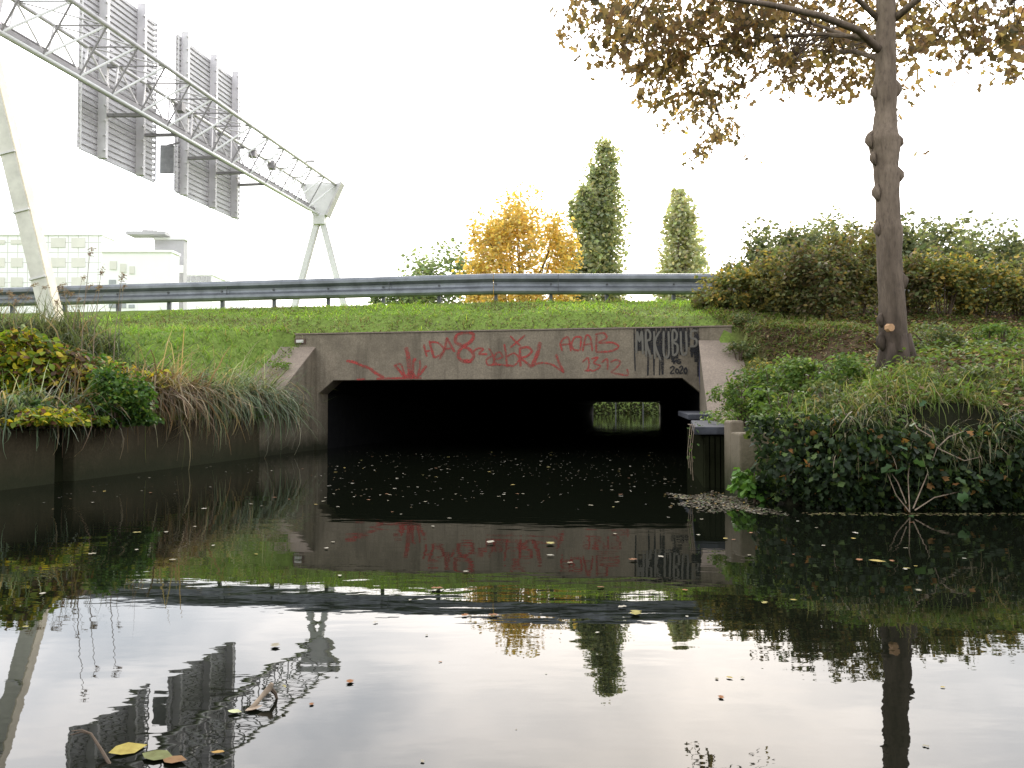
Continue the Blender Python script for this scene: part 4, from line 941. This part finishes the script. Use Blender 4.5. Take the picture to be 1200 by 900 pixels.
clus = [(1048, 25, 20, 60), (1040, 90, 26, 50), (1012, 100, 18, 40), (1060, 110, 12, 20), (1090, 62, 20, 40), (1185, 45, 26, 60), (1130, 25, 26, 60), (965, 110, 22, 36), (995, 55, 26, 80), (672, 18, 22, 45), (700, 25, 30, 90), (725, 50, 28, 110), (750, 20, 35, 200), (755, 75, 25, 90), (775, 100, 24, 110), (790, 40, 40, 260), (800, 85, 30, 170), (815, 120, 24, 100), (820, 160, 22, 80), (812, 180, 12, 22), (845, 138, 30, 150), (790, 125, 20, 50), (862, 165, 14, 22), (835, 30, 40, 260), (850, 85, 32, 160),
        (880, 55, 34, 190), (885, 10, 38, 240), (920, 20, 36, 210), (930, 75, 24, 90), (945, 95, 18, 45), (905, 105, 16, 28), (965, 70, 28, 110), (985, 40, 28, 130), (975, 5, 34, 180), (1010, 15, 26, 110), (1000, 75, 20, 50), (1020, 60, 18, 40), (1062, 55, 14, 34), (1058, 68, 10, 14),
        (890, 182, 8, 5), (1070, 20, 24, 80), (1095, 38, 22, 60), (1110, 8, 26, 80), (1125, 50, 16, 30), (1150, 50, 22, 70), (1160, 20, 24, 70), (1180, 70, 16, 40), (1195, 40, 20, 60), (1210, 75, 18, 40), (1135, 75, 8, 6), (1072, 185, 5, 2), (740, -20, 50, 200), (820, -40, 60, 300), (900, -50, 60, 320), (990, -50, 60, 260), (1080, -60, 60, 240), (1170, -60, 60, 240), (1250, -20, 50, 200),
        (850, -130, 80, 300), (960, -170, 90, 340), (1080, -190, 90, 320), (1180, -170, 80, 260), (900, -240, 90, 240), (1040, -300, 110, 320), (1150, -270, 90, 220), (660, 40, 10, 8)]
Ps = []; twb = MB()
LPa = np.array([tuple(p) for p in LP])
for px, py, r_, n in clus:
    n = int(n * (1.25 if py > -20 else .8))
    Yc = random.uniform(13.2, 14.2) if (py > 110 and px < 900) else random.uniform(10.2, 11.4) if py > 90 else (random.uniform(8.0, 10.8) if py > -100 else random.uniform(6, 10)); c = at(px, py, Yc); rr = r_ / F * Yc
    sub = max(2, n // 16); cc = unit(rng.normal(0, 1, (sub, 3))) * rng.uniform(.1, 1, (sub, 1)) ** .5 * np.array([rr, rr * 1.8, rr]) + np.array(tuple(c))
    for s_ in cc:
        if py < -100 and random.random() < .4: continue
        j = np.argmin(((LPa - s_) ** 2).sum(1) + np.maximum(0, s_[2] - LPa[:, 2]) * .2); st = Vector(LPa[j]); en = Vector(s_)
        if py > 150 : st = st.lerp(en, .5) + Vector((0, 0, .15))
        mid = st.lerp(en, .55) + Vector((random.uniform(-.08, .08), random.uniform(-.1, .1), .10))
        twb.tube([st, mid, en], [.008, .005, .0025], 4, cap=False)
    k = rng.integers(0, sub, n); t_ = rng.uniform(0, 1, (n, 1))
    Ps.append(cc[k] + rng.normal(0, 1, (n, 3)) * np.array([.095, .13, .075]))
twb.build('twig', M['twig'], tree)
P = np.concatenate(Ps)
TC = [(5, (.22, .155, .10)), (3, (.29, .20, .12)), (1.6, (.42, .30, .14)), (3, (.15, .125, .08)), (.8, (.56, .42, .22))]
V, fs, C = leaves(P, .086, pick(TC, len(P)), .8, 0, .72, LOBE, .45)
mesh_np('crown', V, fs, C, M['crownleaf'], tree, loc=(TX, TY, tz))

# ------------------------------------------------------------------ floating leaves
def fleaf(kind, colr, s):
    sh = LOBE if kind else LEAF
    me = bpy.data.meshes.new('floating_leaf')
    z = 1.0 if kind != 2 else 2.2
    vs = [(x * s * .8, (y - .5) * s, .004 + zz * s * .12 * z + .002) for x, y, zz in sh]
    fs = [(0, 3, 2, 1), (0, 5, 4, 3)] if len(sh) == 6 else [(0, 4, 2, 1), (0, 7, 6, 4), (2, 4, 3), (6, 5, 4)]
    me.from_pydata(vs, [], fs); me.update()
    a = me.color_attributes.new('tint', 'FLOAT_COLOR', 'POINT'); a.data.foreach_set('color', np.array([(*colr, 1)] * len(vs), dtype=np.float32).ravel())
    me.materials.append(M['float']); return me
def mat_float():
    t = NT('wet_leaf'); a = t.n('ShaderNodeAttribute', attribute_name='tint').outputs['Color']
    t.bsdf(t.mix(t.maprange(t.noise(60, 3), .35, .7, 0, .5), a, t.mix(1.0, a, (.5, .4, .3), 'MULTIPLY')), .8, spec=.08); return t.m
M['float'] = mat_float()
kinds = [('pale', [fleaf(0, (.30, .285, .23), .034), fleaf(1, (.25, .23, .17), .036), fleaf(2, (.40, .38, .32), .032)], 'small pale dead leaf floating on the dark water', 'pale floating leaves'),
         ('yellow', [fleaf(0, (.34, .27, .08), .038), fleaf(1, (.28, .25, .09), .04)], 'small yellow leaf floating on the dark water', 'yellow floating leaves'),
         ('orange', [fleaf(1, (.25, .12, .055), .036), fleaf(2, (.20, .10, .05), .036)], 'small orange brown leaf floating on the dark water', 'orange floating leaves')]
def place_leaf(x, y, k, s=1):
    nm, ms, lab, gp = kinds[k]
    o = bpy.data.objects.new('floating_leaf', random.choice(ms)); col.objects.link(o)
    o.location = (x, y, 0); o.rotation_euler = (R(random.uniform(-3, 3)), R(random.uniform(-3, 3)), random.uniform(0, 6.28)); q = s * random.uniform(.6, 1.35); o.scale = (q, q, q)
    tag(o, lab, 'leaf', gp); return o
cnt = 0
while cnt < 242:
    y = (5.0 if cnt % 3 else 2.3) + (random.random() ** .8) * 9; x = random.uniform(XL(y) + .3, XR(y) - .6 if y > 6.5 else 4.5)
    if math.sin(x * 1.9 + math.sin(y * 1.3) * 2) * math.sin(y * 1.7 + x * .5) < -.25 and random.random() < .8: continue
    if y > 14: continue
    if x < -2.4 and random.random() < .7: continue
    place_leaf(x, y, random.choices((0, 1, 2), (8, 1.6, 1))[0]); cnt += 1
for px, py, k, s in [(575, 637, 0, 2.0), (645, 638, 1, 2.0), (645, 652, 0, 1.3), (512, 691, 2, 1.5), (545, 722, 2, 1.2), (578, 722, 2, 1.1), (704, 689, 2, 1), (745, 720, 1, 2.2), (742, 657, 2, 1.6), (850, 632, 1, 1.6), (896, 707, 1, 1.3), (930, 704, 1, 1.2), (1028, 660, 1, 2.4), (1045, 658, 2, 1.6), (1073, 664, 1, 1.3), (860, 633, 2, 1), (1105, 806, 1, 1.2), (855, 795, 1, 1.2), (840, 796, 0, .9), (870, 795, 0, .9), (845, 818, 2, .9),
                      (516, 776, 2, .7), (440, 730, 0, 1.3), (365, 826, 2, 1.2), (410, 800, 2, 1.3), (30, 735, 1, 1.0), (50, 697, 0, 1.2), (108, 650, 0, 1.1), (160, 645, 0, 1), (805, 723, 0, .8), (780, 700, 0, 1), (668, 660, 0, 1.1), (620, 700, 0, 1), (500, 745, 0, .8), (700, 742, 0, .6), (640, 790, 0, .5), (965, 640, 0, 1), (1000, 632, 1, 1.2), (1130, 655, 0, .8), (250, 640, 0, 1), (300, 650, 1, .9), (390, 636, 0, .9), (930, 650, 2, .9), (880, 625, 2, 1), (605, 855, 0, .5), (495, 893, 0, 1), (1085, 875, 0, .8)]:
    p = at(px, py, 10); d = p - Vector((0, 0, H)); t = -H / d.z; place_leaf(d.x * t, d.y * t, k, s * (.55 if py > 760 else .8))
n = 900
yy = 6.2 + rng.uniform(0, 1, n) ** .9 * 8.3; xx = XL(yy) + .3 + rng.uniform(0, 1, n) ** .8 * (XR(yy) - XL(yy) - .6)
k = rng.uniform(0, 1, n) < .55 + .45 * np.sin(xx * 2 + yy * 1.3); P = np.stack([xx, yy, np.full(n, .004)], 1)[k]
V, fs, C = leaves(P, .022, pick([(3, (.14, .135, .115)), (1, (.15, .11, .06))], len(P)), 0, 30, .7); V[:, 2] = .003 + np.abs(V[:, 2] - .004) * .05
o = mesh_np('leaf_specks', V, fs, C, M['float']); tag(o, 'tiny pale specks of leaf litter drifting before the tunnel', 'floating litter', kind='stuff')
n = 2600
c = at(832, 592, 6.6)
a = rng.uniform(0, 6.28, n); rr = rng.uniform(0, 1, n) ** .8 * (1 + .35 * np.sin(a * 5 + 1) + .2 * np.sin(a * 11)) + np.abs(rng.normal(0, .08, n))
P = np.stack([1.78 + .34 * rr * np.cos(a) + .05 * np.sin(a * 3), 6.75 + .62 * rr * np.sin(a) + .15 * np.cos(a * 2), np.full(n, .004)], 1)
V, fs, C = leaves(P, .03, pick([(4, (.16, .145, .105)), (4, (.06, .05, .035)), (1.5, (.06, .09, .03)), (.8, (.24, .23, .19)), (.5, (.26, .18, .06))], n), 0, 6, .7); V[:, 2] = .003 + np.abs(V[:, 2] - .004) * .4
o = mesh_np('leaf_raft', V, fs, C, M['float']); tag(o, 'raft of pale leaves and scum gathered beside the ledge', 'floating litter', kind='stuff')
n = 700
P = np.stack([rng.uniform(2.2, 6, n), 6.0 - rng.uniform(0, .28, n) ** 1.5, np.full(n, .004)], 1)
V, fs, C = leaves(P, .026, pick([(4, (.26, .22, .12)), (2, (.2, .22, .08))], n), 0, 30, .7); V[:, 2] = .003 + np.abs(V[:, 2] - .004) * .05
o = mesh_np('leaf_fringe', V, fs, C, M['float']); tag(o, 'thin line of floating leaf bits along the right bank', 'floating litter', kind='stuff')

# sunken branch at the lower left
def onwater(px, py, z=0):
    d = at(px, py, 10) - Vector((0, 0, H)); t = (z - H) / d.z; return Vector((d.x * t, d.y * t, z))
c = onwater(300, 830); e = empty('fallen_branch', (c.x, c.y, 0), 'broken forked branch poking out of the water at lower left', 'branch')
base = onwater(288, 838, -.01); tip = onwater(326, 798, 0) ; tip.z = .055
tip = base + Vector((.04, .075, .045))
m = MB(); m.tube([base + Vector((-.06, -.05, -.03)), base, base.lerp(tip, .55) + Vector((.006, 0, .008)), tip, tip + Vector((.006, .0, .012))], [.008, .007, .006, .009, .005], 8, wob=.12)
m.build('stub', M['paletwig'], e, smooth=True)
m = MB(); a_ = onwater(350, 800, .0); m.tube([tip, tip + Vector((.012, .012, -.02)), tip + Vector((.016, .02, -.045))], [.006, .005, .003], 6, wob=.1); m.build('fork', M['twig'], e)
P = np.array([tuple(tip + Vector((.03, .01, .004)))]); V, fs, C = leaves(P, .035, np.array([(.35, .30, .12)]), 0, 1, .5); mesh_np('leaf', V, fs, C, M['litter'], e, loc=(c.x, c.y, 0))
c = onwater(95, 868); e = empty('twig', (c.x, c.y, 0), 'thin curved brown twig rising from the water at the bottom left corner', 'twig')
a0 = onwater(130, 898, -.005); m = MB(); m.tube([a0, a0 + Vector((-.035, .03, .02)), a0 + Vector((-.075, .055, .05)), a0 + Vector((-.10, .06, .052)), a0 + Vector((-.125, .06, .045))], [.004, .0035, .0028, .002, .0012], 6, wob=.1); m.build('stem', M['twig'], e)
a1 = a0 + Vector((-.075, .055, .05)); m = MB(); m.tube([a1, a1 + Vector((-.02, .0, .008)), a1 + Vector((-.045, 0, .006))], [.0025, .0018, .001], 5); m.build('side_shoot', M['twig'], e)
big = [((150, 880), (.30, .25, .07), .085, 'large yellow leaf at the waterline in the bottom left corner'), ((185, 888), (.13, .14, .06), .08, 'olive green leaf beside the large yellow one'), ((205, 893), (.20, .12, .06), .06, 'orange brown leaf at the bottom edge beside the olive one'), ((298, 832), (.32, .26, .2), .05, 'pinkish pale leaf caught under the broken branch'), ((255, 884), (.30, .19, .06), .035, 'small amber leaf right of the bottom left leaf pile'), ((275, 836), (.4, .42, .25), .04, 'pale green leaf left of the broken branch')]
for (px, py), cc_, s, lab in big:
    me = fleaf(0, cc_, s); p = onwater(px, py)
    o = bpy.data.objects.new('sunken_leaf', me); col.objects.link(o); o.location = p; o.rotation_euler = (R(random.uniform(-6, 6)), R(random.uniform(-8, 8)), R(random.choice((-70, -100, 80, -50)))); tag(o, lab, 'leaf')

# far side of the tunnel: small rail and greenery
e = empty('rail_fence', (14, 92, 0), 'pale rail fence glimpsed at the far end of the tunnel', 'fence')
for k in range(5): MB().box(8.6 + k * 3.1, 8.70 + k * 3.1, 89.8, 90, -.5, 1.5).build('post', M['post'], e)
MB().box(7, 24, 89.7, 89.79, 1.35, 1.42).build('rail', M['post'], e)
P = np.stack([rng.uniform(4, 30, 7000), rng.uniform(97, 104, 7000), rng.uniform(-.1, 4.2, 7000)], 1); V, fs, C = leaves(P, .35, pick([(3, (.02, .027, .012)), (1, (.04, .04, .025))], 7000), .3, .3, .8)
o = mesh_np('far_bank_shrubbery', V, fs, C, M['farleaf']); tag(o, 'green shrubbery seen through the tunnel', 'shrubbery', kind='stuff')

# ------------------------------------------------------------------ sky, sun, camera
wd = bpy.data.worlds.new('World'); bpy.context.scene.world = wd; wd.use_nodes = True
t = wd.node_tree; t.nodes.clear(); N = t.nodes.new; Lk = t.links.new
out = N('ShaderNodeOutputWorld'); tc = N('ShaderNodeTexCoord'); sep = N('ShaderNodeSeparateXYZ'); Lk(tc.outputs['Generated'], sep.inputs[0])
sky = N('ShaderNodeTexSky'); sky.sky_type = 'NISHITA'; sky.sun_disc = False; sky.sun_elevation = R(34); sky.sun_rotation = R(12); sky.air_density = 1.5; sky.dust_density = 4
bg1 = N('ShaderNodeBackground'); Lk(sky.outputs[0], bg1.inputs[0]); bg1.inputs[1].default_value = .06
def mr(src, a, b, c, d, smooth=True):
    m = N('ShaderNodeMapRange'); m.interpolation_type = 'SMOOTHSTEP' if smooth else 'LINEAR'; Lk(src, m.inputs[0])
    for i, v in enumerate((a, b, c, d)): m.inputs[i + 1].default_value = v
    return m.outputs[0]
def mul(a, b):
    m = N('ShaderNodeMath'); m.operation = 'MULTIPLY'
    for i, v in enumerate((a, b)):
        if isinstance(v, float): m.inputs[i].default_value = v
        else: Lk(v, m.inputs[i])
    return m.outputs[0]
fwd = mr(sep.outputs[1], -.5, .7, 1.75, 3.0); elv = mr(sep.outputs[2], .1, .45, .85, 1.45); hi = mr(sep.outputs[2], .5, .9, 1.0, .5)
mp = N('ShaderNodeMapping'); mp.inputs['Scale'].default_value = (1.2, 1.2, 3.4); Lk(tc.outputs['Generated'], mp.inputs[0])
nz = N('ShaderNodeTexNoise'); nz.inputs['Scale'].default_value = 2.0; nz.inputs['Detail'].default_value = 5; nz.inputs['Roughness'].default_value = .5; nz.inputs['Distortion'].default_value = .3; Lk(mp.outputs[0], nz.inputs['Vector'])
cl = mr(nz.outputs['Fac'], .34, .66, .70, 1.22)
st = mul(mul(mul(fwd, elv), hi), cl)
cr = N('ShaderNodeValToRGB'); cr.color_ramp.elements[0].position = .36; cr.color_ramp.elements[0].color = (.84, .90, 1.0, 1); cr.color_ramp.elements[1].position = .58; cr.color_ramp.elements[1].color = (1.0, .965, .955, 1); Lk(nz.outputs['Fac'], cr.inputs[0])
bg2 = N('ShaderNodeBackground'); Lk(cr.outputs[0], bg2.inputs[0]); Lk(st, bg2.inputs[1])
ad = N('ShaderNodeAddShader'); Lk(bg1.outputs[0], ad.inputs[0]); Lk(bg2.outputs[0], ad.inputs[1]); Lk(ad.outputs[0], out.inputs[0])
sl = bpy.data.lights.new('sun', 'SUN'); sl.energy = 1.3; sl.angle = R(14); sl.color = (1, .94, .85)
so = bpy.data.objects.new('sun', sl); col.objects.link(so)
sd = Vector((math.sin(R(12)) * math.cos(R(34)), math.cos(R(12)) * math.cos(R(34)), math.sin(R(34))))
so.rotation_euler = sd.to_track_quat('Z', 'Y').to_euler(); so.location = (5, 20, 20)

cam = bpy.data.cameras.new('camera'); cam.sensor_width = 36; cam.lens = F / 1200 * 36; cam.clip_start = .02; cam.clip_end = 3000
co = bpy.data.objects.new('camera', cam); col.objects.link(co); co.location = (0, 0, H); co.rotation_euler = (R(90) + PITCH, 0, 0)
sc = bpy.context.scene; sc.camera = co
sc.view_settings.view_transform = 'Standard'; sc.view_settings.look = 'None'; sc.view_settings.exposure = 0; sc.view_settings.gamma = 1
sc.render.engine = 'CYCLES'; sc.cycles.use_denoising = True; sc.cycles.max_bounces = 6; sc.cycles.transparent_max_bounces = 12; sc.cycles.diffuse_bounces = 3; sc.cycles.glossy_bounces = 3; sc.cycles.caustics_reflective = False; sc.cycles.caustics_refractive = False; sc.cycles.sample_clamp_indirect = 6
